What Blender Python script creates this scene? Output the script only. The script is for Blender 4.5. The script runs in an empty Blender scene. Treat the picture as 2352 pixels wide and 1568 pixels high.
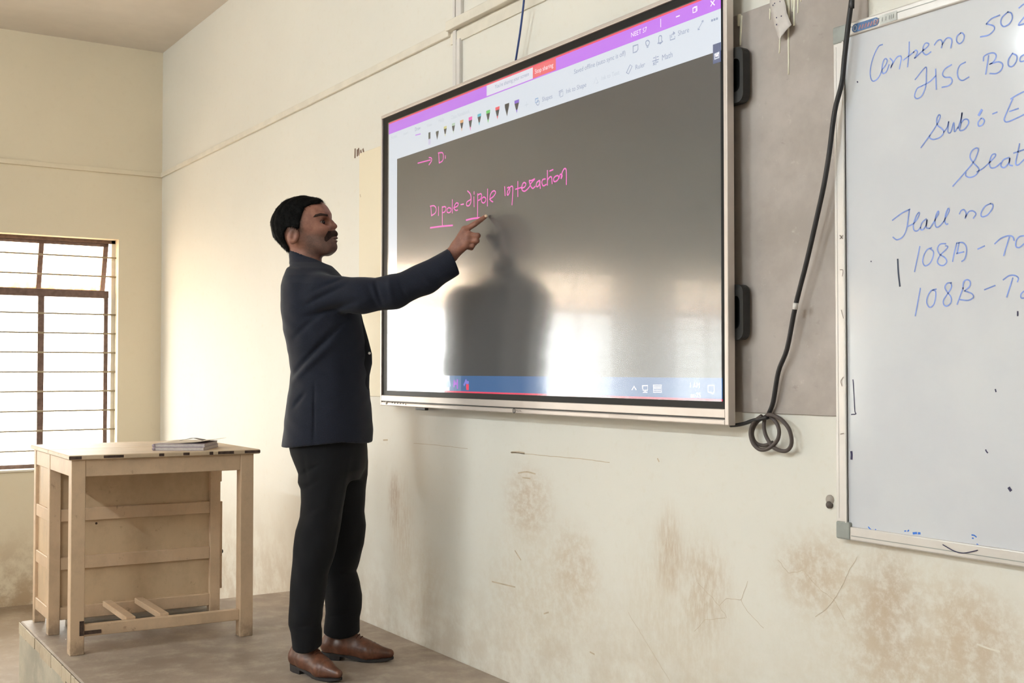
import bpy, bmesh, math, random
import numpy as np
from mathutils import Vector, Matrix
random.seed(4)
rng = np.random.default_rng(7)
SC = bpy.context.scene
COL = SC.collection

# ---------------------------------------------------------------- camera, sky, exposure
FPX = 2616.83                                   # focal length in pixels of the 2352 px wide frame
YAW, PITCH = -0.993275, 0.0250077
CAM = np.array([4.0604, -2.1973, 1.0968])
FWD = np.array([math.sin(YAW)*math.cos(PITCH), math.cos(YAW)*math.cos(PITCH), math.sin(PITCH)])
RGT = np.array([math.cos(YAW), -math.sin(YAW), 0.0])
UPV = np.cross(RGT, FWD)
cd = bpy.data.cameras.new('camera'); cd.sensor_width = 36.0; cd.lens = FPX/2352*36.0
cd.clip_start = 0.05; cd.clip_end = 200
cam = bpy.data.objects.new('camera', cd); COL.objects.link(cam)
cam.matrix_world = Matrix(((RGT[0], UPV[0], -FWD[0], CAM[0]), (RGT[1], UPV[1], -FWD[1], CAM[1]),
                           (RGT[2], UPV[2], -FWD[2], CAM[2]), (0, 0, 0, 1)))
SC.camera = cam
SC.view_settings.view_transform = 'Standard'; SC.view_settings.look = 'None'
SC.view_settings.gamma = 1.0; SC.view_settings.use_curve_mapping = False
SC.view_settings.exposure = 0.92
SKY = 9.5
world = bpy.data.worlds.new('sky'); SC.world = world; world.use_nodes = True
bg = world.node_tree.nodes['Background']; bg.inputs[1].default_value = SKY
wt = world.node_tree; tc = wt.nodes.new('ShaderNodeTexCoord'); sz = wt.nodes.new('ShaderNodeSeparateXYZ'); wt.links.new(tc.outputs['Generated'], sz.inputs[0])
mr = wt.nodes.new('ShaderNodeMapRange'); mr.inputs[1].default_value = -.22; mr.inputs[2].default_value = -.02; mr.interpolation_type = 'SMOOTHSTEP'; wt.links.new(sz.outputs[2], mr.inputs[0])
wm = wt.nodes.new('ShaderNodeMix'); wm.data_type = 'RGBA'; wm.inputs[6].default_value = (.42, .38, .32, 1); wm.inputs[7].default_value = (1.0, 0.975, 0.93, 1)   # dry ground, hazy sky
wt.links.new(mr.outputs[0], wm.inputs[0]); wt.links.new(wm.outputs[2], bg.inputs[0])
# window daylight is sampled through portals in the openings of the left wall
XL = -3.625; XR = 5.7; YB = -7.6; ZC = 3.235; ZF = -0.375; WT = 0.23
WIN = [(-0.281, -1.20), (-1.75, -2.67), (-3.22, -4.14), (-4.69, -5.61), (-6.16, -7.08)]
WZ0, WZ1 = 0.462, 1.955
RWIN = []                                       # the right wall, behind the camera, is blank
for i, (a, b) in enumerate(WIN+RWIN):
    l = bpy.data.lights.new('daylight_portal', 'AREA'); l.shape = 'RECTANGLE'
    l.size = abs(b-a); l.size_y = WZ1-WZ0; l.cycles.is_portal = True
    o = bpy.data.objects.new('daylight_portal', l); COL.objects.link(o)
    sd = 1 if i < len(WIN) else -1                      # shines into the room
    o.location = ((XL-WT-0.01) if sd > 0 else (XR+WT+.01), (a+b)/2, (WZ0+WZ1)/2)
    o.rotation_euler = (math.pi/2, 0, -sd*math.pi/2)

# ---------------------------------------------------------------- helpers
def ray(u, v): return RGT*(u-1176)/FPX + UPV*(-(v-784)/FPX) + FWD
def atY(u, v, y):
    d = ray(u, v); return CAM + (y-CAM[1])/d[1]*d
def atZ(u, v, z):
    d = ray(u, v); return CAM + (z-CAM[2])/d[2]*d

def srgb(r, g, b):
    f = lambda c: (c/255)/12.92 if c/255 <= .04045 else ((c/255+.055)/1.055)**2.4
    return (f(r), f(g), f(b), 1)

def setk(o, label=None, cat=None, group=None, kind=None):
    if label: o['label'] = label
    if cat: o['category'] = cat
    if group: o['group'] = group
    if kind: o['kind'] = kind
    return o
def empty(name, loc=(0, 0, 0), rz=0):
    o = bpy.data.objects.new(name, None); COL.objects.link(o)
    o.location = loc; o.rotation_euler = (0, 0, rz); o.empty_display_size = .1
    return o
def link(name, me, mat, parent=None, smooth=False):
    o = bpy.data.objects.new(name, me); COL.objects.link(o)
    if mat is not None and not me.materials: me.materials.append(mat)
    if smooth: me.polygons.foreach_set('use_smooth', [True]*len(me.polygons))
    if parent: o.parent = parent
    return o
def bm_mesh(bm, name='m'):
    bmesh.ops.recalc_face_normals(bm, faces=bm.faces)
    me = bpy.data.meshes.new(name); bm.to_mesh(me); bm.free(); return me
def add_box(bm, lo, hi, bevel=0.0, seg=2):
    lo = Vector(lo); hi = Vector(hi)
    r = bmesh.ops.create_cube(bm, size=1.0)
    vs = r['verts']
    for v in vs: v.co = Vector([(lo[i]+hi[i])/2 + v.co[i]*(hi[i]-lo[i]) for i in range(3)])
    if bevel > 0:
        es = list({e for v in vs for e in v.link_edges})
        bmesh.ops.bevel(bm, geom=es, offset=bevel, segments=seg, affect='EDGES', profile=.5)
def box(name, lo, hi, mat, parent=None, bevel=0.0, seg=2):
    bm = bmesh.new(); add_box(bm, lo, hi, bevel, seg)
    return link(name, bm_mesh(bm, name), mat, parent)
def catmull(P, n=6, closed=False):
    P = [np.array(p, float) for p in P]
    if len(P) < 3: return P
    out = []; N = len(P)
    rng_ = range(N if closed else N-1)
    for i in rng_:
        p0 = P[(i-1) % N] if (closed or i > 0) else 2*P[0]-P[1]
        p1 = P[i]; p2 = P[(i+1) % N]
        p3 = P[(i+2) % N] if (closed or i+2 < N) else 2*P[-1]-P[-2]
        for k in range(n):
            t = k/n
            out.append(.5*((2*p1)+(-p0+p2)*t+(2*p0-5*p1+4*p2-p3)*t*t+(-p0+3*p1-3*p2+p3)*t**3))
    if not closed: out.append(P[-1])
    return out
def add_tube(bm, pts, r, seg=10, cap=True, closed=False):
    pts = [Vector(p) for p in pts]; rings = []; N = len(pts)
    rad = r if hasattr(r, '__len__') else [r]*N
    t0 = (pts[1]-pts[0]).normalized()
    ref = Vector((0, 0, 1)) if abs(t0.z) < .9 else Vector((1, 0, 0))
    nrm = t0.cross(ref).normalized()
    for i, p in enumerate(pts):
        t = ((pts[min(i+1, N-1)]-pts[max(i-1, 0)])).normalized()
        nrm = (nrm - t*nrm.dot(t)).normalized(); b = t.cross(nrm)
        rings.append([bm.verts.new(p+(nrm*math.cos(2*math.pi*k/seg)+b*math.sin(2*math.pi*k/seg))*rad[i]) for k in range(seg)])
    for i in range(N-1):
        for k in range(seg):
            bm.faces.new((rings[i][k], rings[i][(k+1) % seg], rings[i+1][(k+1) % seg], rings[i+1][k]))
    if cap:
        bm.faces.new(rings[0][::-1]); bm.faces.new(rings[-1])
def tube(name, pts, r, mat, parent=None, seg=10):
    bm = bmesh.new(); add_tube(bm, pts, r, seg); return link(name, bm_mesh(bm, name), mat, parent, True)
def add_ribbon(bm, pts, w, y):
    """flat pen stroke in a plane y = const; pts are (x, z)"""
    P = [np.array(p, float) for p in pts]
    L = []
    for i, p in enumerate(P):
        a = P[max(i-1, 0)]; b = P[min(i+1, len(P)-1)]
        t = b-a; n = np.linalg.norm(t); t = t/n if n > 1e-9 else np.array([1., 0])
        m = np.array([-t[1], t[0]])*w/2
        q = p
        if i == 0: q = p-t*w*.35
        if i == len(P)-1: q = p+t*w*.35
        L.append((bm.verts.new((q[0]+m[0], y, q[1]+m[1])), bm.verts.new((q[0]-m[0], y, q[1]-m[1]))))
    for i in range(len(L)-1):
        try: bm.faces.new((L[i][0], L[i][1], L[i+1][1], L[i+1][0]))
        except ValueError: pass
def plane_rect(name, x0, z0, x1, z1, y, mat, parent):
    me = bpy.data.meshes.new(name)
    me.from_pydata([(x0, y, z0), (x1, y, z0), (x1, y, z1), (x0, y, z1)], [], [(0, 1, 2, 3)])
    return link(name, me, mat, parent)

# ---------------------------------------------------------------- materials
class NT:
    def __init__(s, name):
        s.m = bpy.data.materials.new(name); s.m.use_nodes = True; s.t = s.m.node_tree
        s.p = s.t.nodes['Principled BSDF']; s.out = s.t.nodes['Material Output']
    def n(s, typ, **kw):
        x = s.t.nodes.new(typ)
        for k, v in kw.items(): setattr(x, k, v)
        return x
    def l(s, a, b): s.t.links.new(a, b)
    def pos(s):
        if not hasattr(s, '_pos'): s._pos = s.n('ShaderNodeTexCoord').outputs['Object']
        return s._pos
    def noise(s, scale, detail=4, rough=.6, vec=None, stretch=None):
        t = s.n('ShaderNodeTexNoise'); t.inputs['Scale'].default_value = scale
        t.inputs['Detail'].default_value = detail; t.inputs['Roughness'].default_value = rough
        v = vec if vec is not None else s.pos()
        if stretch:
            mp = s.n('ShaderNodeMapping'); mp.inputs['Scale'].default_value = stretch; s.l(v, mp.inputs[0]); v = mp.outputs[0]
        s.l(v, t.inputs['Vector']); return t.outputs['Fac']
    def ramp(s, fac, a, b, lo=0.0, hi=1.0):
        r = s.n('ShaderNodeMapRange'); r.inputs[1].default_value = a; r.inputs[2].default_value = b
        r.inputs[3].default_value = lo; r.inputs[4].default_value = hi; r.interpolation_type = 'SMOOTHSTEP'
        s.l(fac, r.inputs[0]); return r.outputs[0]
    def math(s, op, a, b=None):
        m = s.n('ShaderNodeMath', operation=op)
        for i, x in enumerate((a, b)):
            if x is None: continue
            if hasattr(x, 'links'): s.l(x, m.inputs[i])
            else: m.inputs[i].default_value = x
        return m.outputs[0]
    def mix(s, fac, a, b):
        m = s.n('ShaderNodeMix', data_type='RGBA')
        for i, x in ((0, fac), (6, a), (7, b)):
            if hasattr(x, 'links'): s.l(x, m.inputs[i])
            elif i == 0: m.inputs[0].default_value = x
            else: m.inputs[i].default_value = x
        return m.outputs[2]
    def bump(s, h, strength=.2, dist=.005):
        b = s.n('ShaderNodeBump'); b.inputs['Strength'].default_value = strength; b.inputs['Distance'].default_value = dist
        s.l(h, b.inputs['Height']); s.l(b.outputs[0], s.p.inputs['Normal'])
    def base(s, c):
        if hasattr(c, 'links'): s.l(c, s.p.inputs['Base Color'])
        else: s.p.inputs['Base Color'].default_value = c
    def set(s, rough=.6, spec=.4, metal=0.0):
        s.p.inputs['Roughness'].default_value = rough; s.p.inputs['Specular IOR Level'].default_value = spec
        s.p.inputs['Metallic'].default_value = metal; return s
def simple(name, c, rough=.6, spec=.4, metal=0.0, var=.12, scale=20, bump=0.0):
    N = NT(name).set(rough, spec, metal)
    d = tuple(x*(1-var) for x in c[:3])+(1,); h = tuple(min(1, x*(1+var)) for x in c[:3])+(1,)
    f = N.noise(scale, 5)
    N.base(N.mix(N.ramp(f, .3, .7), d, h))
    if bump: N.bump(f, bump, .003)
    return N.m
def emit(name, c, k=1.0):
    m = bpy.data.materials.new(name); m.use_nodes = True; t = m.node_tree
    t.nodes.remove(t.nodes['Principled BSDF'])
    e = t.nodes.new('ShaderNodeEmission'); e.inputs[0].default_value = c; e.inputs[1].default_value = k
    t.links.new(e.outputs[0], t.nodes['Material Output'].inputs[0]); return m

CREAM = srgb(227, 222, 211)
def wall_mat(name, base, stains=(), streak=(), grime=None, rough=.42, spec=.5):
    N = NT(name).set(rough, spec)
    big = N.noise(1.3, 3, .5); fine = N.noise(26, 6, .7); pat = N.noise(5, 4, .6)
    col = N.mix(N.ramp(big, .3, .7), tuple(x*.96 for x in base[:3])+(1,), base)
    col = N.mix(N.math('MULTIPLY', N.ramp(fine, .52, .75), .16), col, srgb(206, 190, 160))
    sep = N.n('ShaderNodeSeparateXYZ'); N.l(N.pos(), sep.inputs[0])
    for (cx, cz, rx, rz, k, c, st) in stains:
        dx = N.math('MULTIPLY', N.math('SUBTRACT', sep.outputs[0], cx), 1/rx)
        dz = N.math('MULTIPLY', N.math('SUBTRACT', sep.outputs[2], cz), 1/rz)
        d = N.math('SQRT', N.math('ADD', N.math('MULTIPLY', dx, dx), N.math('MULTIPLY', dz, dz)))
        fall = N.ramp(d, 1.0, .15)
        nz = N.ramp(N.noise(30, 6, .75, stretch=st), .36, .62)
        nz2 = N.ramp(pat, .22, .52)
        f = N.math('MULTIPLY', N.math('MULTIPLY', fall, N.math('ADD', N.math('MULTIPLY', nz, .75), .25)), N.math('MULTIPLY', nz2, k*.8))
        col = N.mix(f, col, c)
    if grime:
        f = N.math('MULTIPLY', N.ramp(sep.outputs[2], grime[1], grime[0]), N.ramp(N.noise(7, 6, .7), .35, .62))
        col = N.mix(N.math('MULTIPLY', f, grime[2]), col, srgb(168, 138, 104))
    N.base(col)
    N.bump(N.math('ADD', N.math('MULTIPLY', pat, .6), N.math('MULTIPLY', fine, .25)), .25, .006)
    return N.m
BR = srgb(190, 164, 136); BR2 = srgb(168, 138, 112); TAN = srgb(206, 190, 166)
ST = [(-.216, .555, .075, .16, 1.0, BR2, (3, 1, .5)), (-.15, .46, .16, .30, .6, BR, (3, 1, .5)), (.0, .26, .28, .26, .5, TAN, (1, 1, 1)),
      (.79, .635, .22, .19, .8, BR, (1, 1, 1.4)), (1.06, .455, .17, .20, .75, BR, (1, 1, 1)), (.85, .38, .5, .32, .5, TAN, (1, 1, 1)),
      (1.525, .55, .09, .20, .95, BR, (3, 1, .5)), (1.67, .49, .15, .19, .8, BR, (2, 1, .7)), (1.55, .40, .38, .36, .5, TAN, (2, 1, .7)),
      (2.08, .59, .19, .15, .85, BR, (1, 1, 1)), (2.30, .535, .13, .20, 1.0, BR2, (1, 1, 1)), (2.33, .43, .22, .22, .8, BR, (1, 1, 1)),
      (2.50, .53, .16, .16, .8, BR, (1, 1, 1)), (2.58, .45, .22, .22, .6, BR, (1, 1, 1)), (2.3, .5, .5, .36, .6, TAN, (1, 1, 1)), (1.2, .15, 1.6, .4, .4, TAN, (1, 1, 1))]
M_front = wall_mat('painted_plaster_front', CREAM, ST, grime=(-.1, .5, .35), rough=.6, spec=.2)
M_left = wall_mat('painted_plaster_left', srgb(226, 213, 188), grime=(-.40, .25, .8), rough=.55)
M_room = wall_mat('painted_plaster_room', srgb(224, 220, 212), rough=.7)
M_ceil = simple('ceiling_paint', srgb(222, 214, 206), .9, .1, var=.05, scale=2)
M_trim = simple('cream_trim', srgb(222, 214, 199), .5, .4, var=.06, scale=9)
def concrete(name, c1, c2, c3):
    N = NT(name).set(.55, .35)
    a = N.noise(2.2, 6, .65); b = N.noise(60, 5, .7); c = N.noise(9, 6, .7)
    col = N.mix(N.ramp(a, .3, .7), c1, c2)
    col = N.mix(N.math('MULTIPLY', N.ramp(c, .45, .7), .5), col, c3)
    col = N.mix(N.math('MULTIPLY', N.ramp(b, .4, .8), .35), col, c1)
    N.base(col); N.bump(N.math('ADD', b, c), .25, .004); return N.m
M_plat = concrete('worn_cement', srgb(138, 122, 108), srgb(168, 152, 136), srgb(188, 174, 156))
M_edge = concrete('cement_face', srgb(150, 144, 130), srgb(178, 170, 152), srgb(196, 186, 166))
M_floor = concrete('floor_cement', srgb(138, 120, 100), srgb(158, 140, 120), srgb(176, 162, 144))
M_steel = simple('painted_steel', srgb(112, 92, 84), .6, .3, var=.2, scale=40)
M_rod = simple('guard_rod_paint', srgb(150, 138, 116), .5, .4)
M_silver = simple('satin_silver', srgb(205, 194, 186), .38, .5, .35, var=.03, scale=8)
M_black = simple('black_plastic', srgb(34, 33, 32), .45, .4)
M_alu = simple('anodised_aluminium', srgb(214, 208, 202), .35, .5, .3, var=.04, scale=12)
M_cap = simple('grey_plastic_cap', srgb(150, 152, 146), .45, .4, var=.1)
M_cable = simple('black_rubber', srgb(40, 37, 38), .5, .4)
M_cable2 = simple('brown_grey_rubber', srgb(84, 74, 70), .55, .3)
M_blue = simple('blue_cable_jacket', srgb(48, 70, 128), .45, .4)
M_pvc = simple('white_pvc', srgb(238, 234, 226), .4, .4, var=.05)

# ---------------------------------------------------------------- room shell
o = box('floor', (XL-.3, YB-.3, ZF-.12), (XR+.3, .25, ZF), M_floor); setk(o, kind='structure')
o = box('ceiling', (XL-.3, YB-.3, ZC), (XR+.3, .25, ZC+.15), M_ceil); setk(o, kind='structure')
wall_front = box('wall_front', (XL-.3, 0, ZF-.12), (XR+.3, .23, ZC+.1), M_front); setk(wall_front, kind='structure')
o = box('wall_back', (XL-.3, YB-.23, ZF-.12), (XR+.3, YB, ZC+.1), M_room); setk(o, kind='structure')
def pierced(name, x0, x1, wins, mat):
    bm = bmesh.new()
    add_box(bm, (x0, YB, ZF-.1), (x1, 0, WZ0)); add_box(bm, (x0, YB, WZ1), (x1, 0, ZC+.1))
    ys = [0.0]+[y for w in wins for y in w]+[YB]
    for i in range(0, len(ys), 2): add_box(bm, (x0, ys[i+1], WZ0), (x1, ys[i], WZ1))
    return setk(link(name, bm_mesh(bm), mat), kind='structure')
wall_left = pierced('wall_left', XL-WT, XL, WIN, M_left); wall_right = pierced('wall_right', XR, XR+WT, RWIN, M_room)
# platform the teacher stands on: cement slab with a chipped nosing
bm = bmesh.new(); add_box(bm, (-1.31, -1.262, ZF), (XR, 0, 0.0), .006, 2)
plat = link('platform', bm_mesh(bm), M_plat)
setk(plat, 'raised grey-brown cement platform along the front wall', 'platform', kind='structure')
bm = bmesh.new(); add_box(bm, (-1.312, -1.266, ZF+.002), (XR, -1.262, -.012))
link('riser', bm_mesh(bm), M_edge, plat)
bm = bmesh.new(); add_box(bm, (-1.314, -1.262, ZF+.002), (-1.31, -.002, -.012))
link('riser', bm_mesh(bm), M_edge, plat)
bm = bmesh.new()                                     # chipped pale nosing, in short uneven lengths
x = -1.31
while x < 3.2:
    L = random.uniform(.05, .22)
    add_box(bm, (x, -1.2685-random.uniform(0, .003), -.045-random.uniform(0, .02)), (min(x+L, 3.2), -1.2655, -.004), .001, 1); x += L+random.choice((0, 0, .01, .03))
setk(link('chipped_nosing', bm_mesh(bm), concrete('chipped_cement', srgb(176, 160, 136), srgb(198, 184, 160), srgb(150, 130, 106)), plat), kind='stuff')

# plaster ledges (conduit bands) round the room
bm = bmesh.new(); add_box(bm, (XL, YB, 2.388), (XL+.016, 0, 2.420), .003)
o = link('trim_1', bm_mesh(bm), M_left); setk(o, kind='structure')
bm = bmesh.new(); add_box(bm, (XL+.016, -.014, 2.388), (.255, 0, 2.420), .003)
o = link('trim_2', bm_mesh(bm), M_trim); setk(o, kind='structure')
bm = bmesh.new(); add_box(bm, (.262, -.007, 2.352), (2.3, 0, 2.396), .002)
o = link('trim_3', bm_mesh(bm), M_trim); setk(o, kind='structure')

# old blackboard plaster: cream overpainted left end, bare grey right end
N = NT('old_blackboard_paint').set(.6, .35)
sx = N.n('ShaderNodeSeparateXYZ'); N.l(N.pos(), sx.inputs[0])
fg = N.ramp(sx.outputs[0], 1.02, 1.06)
gr = N.mix(N.ramp(N.noise(3, 6, .65), .35, .68), srgb(162, 151, 143), srgb(182, 171, 163))
gr = N.mix(N.math('MULTIPLY', N.ramp(N.noise(18, 6, .75), .60, .74), .5), gr, srgb(206, 200, 190))
gr = N.mix(N.math('MULTIPLY', N.ramp(N.noise(14, 6, .7, stretch=(1, 1, 1.8)), .62, .75), .4), gr, srgb(120, 106, 98))
N.base(N.mix(fg, srgb(229, 217, 192), gr)); N.bump(N.noise(40, 5), .15, .003)
bbz1 = 2.062
ob = box('blackboard_plaster', (-.553, -.005, .983), (2.256, 0, bbz1), N.m, wall_front, .0015, 1)
# paint drips running over its top edge
M_drip = simple('cream_paint_drip', srgb(232, 226, 204), .4, .5, var=.04)
def drip(u0, v0, u1, v1, w):
    a = atY(u0, v0, -.0065); b = atY(u1, v1, -.0065); P = []
    for i in range(6):
        t = i/5; P.append((a[0]*(1-t)+b[0]*t+random.uniform(-.0008, .0008), -.0055, a[2]*(1-t)+b[2]*t))
    tube('paint_drip', P, [w*(1-.35*i/5) for i in range(6)], M_drip, wall_front, 6)
for d in [(1702, 36, 1700, 104, .0045), (1698, 34, 1697, 60, .008), (1768.5, 20, 1768, 45, .003), (1792, 80, 1789.5, 122, .003), (1810.5, 30, 1811, 171, .0034),
          (1806, -20, 1806, 20, .005), (1812, -20, 1811, 42, .006), (1819, -20, 1819, 27, .003), (1824, -20, 1823, 59, .0042), (1832.5, -20, 1832.5, 30, .003), (1839, -20, 1839, 4, .0025)]:
    drip(*d)

# hairline cracks and the long scratch in the lower wall
M_crack = simple('crack_tan', srgb(196, 178, 154), .9, .1)  # one tan for cracks, scratches and scuffs
def wallstroke(name, polys, w, mat, y=-.0006, smooth=True, parent=wall_front, n=4):
    for p in polys:
        bm = bmesh.new(); q = [tuple(atY(u, v, 0)[[0, 2]]) for u, v in p]
        add_ribbon(bm, catmull(q, n) if smooth else q, w, y)
        o = link(name, bm_mesh(bm), mat, parent)
    return o
cr = lambda L: [(1480+x/2.697, 1060+y/2.697) for x, y in L]
def jag(L, k=1.6):
    out = []
    for a, b in zip(L[:-1], L[1:]):
        n = max(2, int(math.hypot(b[0]-a[0], b[1]-a[1])/9))
        for i in range(n):
            t = i/n; out.append((a[0]+(b[0]-a[0])*t+random.uniform(-k, k)*.7, a[1]+(b[1]-a[1])*t+random.uniform(-k, k)*.7))
    return out+[L[-1]]
for L in ([(1320, 590), (1270, 670), (1240, 740), (1175, 855), (1215, 920), (1245, 980)], [(830, 610), (895, 690), (985, 675), (1060, 760), (1100, 800), (1175, 855)],
          [(1175, 855), (1130, 910), (1060, 960)], [(330, 750), (400, 820), (465, 890), (510, 965)], [(465, 890), (510, 845), (600, 855), (640, 740)],
          [(600, 855), (640, 930), (740, 1030)], [(500, 965), (380, 980), (310, 1050)]):
    wallstroke('crack', [jag(cr(L))], .0012, M_crack)
c8 = lambda L: [(780+x/2.5795, 960+y/2.5795) for x, y in L]
wallstroke('scratch', [jag(c8([(1015, 203), (1090, 210), (1250, 225), (1420, 240), (1600, 262)]), .8)], .0022, M_crack)
wallstroke('scratch', [c8([(1020, 203), (1060, 202), (1095, 208)])], .007, M_crack)
wallstroke('scratch', [jag(c8([(440, 148), (560, 158), (760, 180)]), .8)], .0016, M_crack)
wallstroke('scratch', [c8([(260, 130), (285, 129)])], .006, M_crack)
for L in ([(1212, 1158), (1238, 1150)], [(905, 968), (1040, 1000)], [(1040, 785), (1075, 840)], [(1060, 325), (1110, 318), (1160, 330)], [(1085, 352), (1130, 357)],
          [(1885, 240), (1893, 256)], [(1485, 1385), (1510, 1398)]):
    wallstroke('scuff', [c8(L)], .005, M_crack)
wallstroke('crack', [jag(c8([(1710, 1150), (1820, 1330), (1960, 1560)]), .8)], .0012, M_crack)
wallstroke('scratch', [cr([(2065, 1130), (2130, 1155), (2200, 1175)])], .004, M_trim)
# chipped dark plaster patch beside the old board
wallstroke('plaster_chip', [[(816, 343), (815.5, 361)], [(821, 345), (821, 357)], [(824, 342), (825, 355)], [(829, 346), (830, 354)], [(834, 343), (836, 352)]], .012, simple('chipped_dark', srgb(120, 96, 82), .9, .1), smooth=False)
wallstroke('plaster_chip', [[(830, 447), (831, 452)]], .006, M_crack, y=-.0056, smooth=False)
# plugged screw hole beside the whiteboard
hp = atY(1907, 1147, 0)
tube('wall_plug', [(hp[0], .002, hp[2]), (hp[0], -.003, hp[2])], .012, simple('plug_grey', srgb(176, 166, 156), .8, .2), wall_front, 14)
hp = atY(1907, 1159, 0)
tube('wall_plug', [(hp[0], .002, hp[2]), (hp[0], -.006, hp[2])], .009, simple('plug_dark', srgb(96, 86, 80), .6, .4), wall_front, 14)

# ---------------------------------------------------------------- windows in the left wall
Ng = NT('window_glass'); Ng.t.nodes.remove(Ng.p)
g = Ng.n('ShaderNodeBsdfGlossy'); g.inputs['Roughness'].default_value = .02
tr = Ng.n('ShaderNodeBsdfTransparent'); tr.inputs[0].default_value = (.93, .94, .93, 1)
mx = Ng.n('ShaderNodeMixShader'); mx.inputs[0].default_value = .06
Ng.l(tr.outputs[0], mx.inputs[1]); Ng.l(g.outputs[0], mx.inputs[2]); Ng.l(mx.outputs[0], Ng.out.inputs[0]); M_glass = Ng.m
Nd = NT('dusty_window_glass'); Nd.t.nodes.remove(Nd.p)
tr = Nd.n('ShaderNodeBsdfTransparent'); tl = Nd.n('ShaderNodeBsdfTranslucent'); tl.inputs[0].default_value = srgb(226, 176, 128)
sp_ = Nd.n('ShaderNodeSeparateXYZ'); Nd.l(Nd.pos(), sp_.inputs[0])
low = Nd.ramp(sp_.outputs[2], 1.74, 1.62); dn = Nd.ramp(Nd.noise(11, 5, .7), .35, .62)
f = Nd.math('MINIMUM', Nd.math('ADD', Nd.math('MULTIPLY', low, dn), Nd.math('MULTIPLY', dn, .25)), .92)
tr.inputs[0].default_value = (.97, .9, .8, 1)
mx = Nd.n('ShaderNodeMixShader'); Nd.l(f, mx.inputs[0]); Nd.l(tr.outputs[0], mx.inputs[1]); Nd.l(tl.outputs[0], mx.inputs[2])
Nd.l(mx.outputs[0], Nd.out.inputs[0]); M_dusty = Nd.m
ZT = 1.595                                                # transom rail height
for i, (ya, yb) in enumerate(WIN):
    w = empty('window_%d' % (i+1), (0, 0, 0)); setk(w, kind='structure')
    xf = XL-.085; ym = (ya+yb)/2
    box('window_sill', (XL-.10, yb, WZ0-.004), (XL+.012, ya, WZ0+.010), M_trim, w, .003)
    box('frame_top', (xf-.035, yb, WZ1-.022), (xf, ya, WZ1), M_steel, w)
    box('frame_bottom', (xf-.035, yb, WZ0+.008), (xf, ya, WZ0+.034), M_steel, w)
    for y0 in (ya-.024, yb): box('jamb', (xf-.035, y0, WZ0), (xf, y0+.024, WZ1), M_trim, w)
    for y0 in (ya-.068, yb+.040): box('casement_stile', (xf-.03, y0, WZ0+.03), (xf-.004, y0+.026, ZT-.02), M_steel, w)
    box('mullion', (xf-.03, ym-.019, WZ0+.03), (xf, ym+.019, ZT), M_steel, w)
    box('transom_rail', (xf-.04, yb+.02, ZT-.024), (xf+.004, ya-.04, ZT+.024), M_steel, w, .003)
    for (p0, p1) in ((ya-.068, ym+.019), (ym-.019, yb+.066)):
        box('pane', (xf-.018, p1, WZ0+.034), (xf-.015, p0, ZT-.024), M_glass, w)
    # top-hung ventilator sash, swung outwards
    hz = WZ1-.022; hh = hz-ZT-.02; ang = math.radians(17)
    def tilt(lo, hi, mat, name):
        bm = bmesh.new(); add_box(bm, lo, hi)
        for v in bm.verts:
            dz = v.co.z; v.co = Vector((xf-.02+v.co.x*math.cos(ang)+dz*math.sin(ang), v.co.y, hz+dz*math.cos(ang)-v.co.x*math.sin(ang)))
        link(name, bm_mesh(bm), mat, w)
    for y0 in (ya-.07, ym-.013, yb+.04): tilt((-.008, y0, -hh), (.008, y0+.03, 0), M_steel, 'sash_bar')
    tilt((-.008, yb+.04, -hh-.02), (.008, ya-.04, -hh), M_steel, 'sash_rail')
    tilt((-.008, yb+.04, -.02), (.008, ya-.04, 0), M_steel, 'sash_rail')
    for (p0, p1) in ((ya-.07, ym+.017), (ym-.013, yb+.07)): tilt((-.002, p1, -hh), (.001, p0, -.02), M_dusty, 'pane')
    z = 1.838
    while z > WZ0+.05:                                    # guard rods
        if abs(z-ZT) > .05:
            tube('guard_rod', [(xf+.02, yb, z), (xf+.02, ya, z)], .0052, M_rod, w, 8)
        z -= .1255
for i, (ya, yb) in enumerate(RWIN):
    w = empty('window_%d' % (i+1+len(WIN)), (0, 0, 0)); setk(w, kind='structure'); xf = XR+.10; ym = (ya+yb)/2
    for z in (WZ0, ZT, WZ1-.03): box('frame_rail', (xf, yb, z), (xf+.035, ya, z+.03), M_steel, w)
    for y in (ya-.03, ym-.015, yb): box('frame_stile', (xf+.002, y, WZ0+.03), (xf+.033, y+.03, WZ1-.03), M_steel, w)
    box('pane', (xf+.015, yb, WZ0+.03), (xf+.018, ya, WZ1-.03), M_glass, w)

# ---------------------------------------------------------------- ceiling tube lights (behind the camera's view)
M_white = simple('white_enamel', srgb(218, 212, 206), .4, .4, var=.03)
def tube_light(x, y, label, power):
    M_tube = emit('lit_tube', (.83, .945, 1.0, 1), power)
    t = empty('tube_light', (x, y, ZC)); setk(t, label, 'lamp', 'ceiling tube lights')
    box('batten', (-.62, -.03, -.055), (.62, .03, 0), M_white, t, .004)
    for s in (-1, 1): box('end_cap', (s*.6-.012, -.02, -.095), (s*.6+.012, .02, -.05), M_white, t, .003)
    tube('fluorescent_tube', [(-.59, 0, -.078), (.59, 0, -.078)], .0145, M_tube, t, 12)
tube_light(.45, -4.45, 'white ceiling tube light over the middle of the classroom', 170.0)
tube_light(-.6, -6.6, 'added unseen ceiling tube light near the back wall, softening shadows', 340.0)  # extra unseen lamp, added to soften the man's shadow on the front wall
tube_light(3.0, -4.45, 'white ceiling tube light close to the right wall', 340.0)

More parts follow.
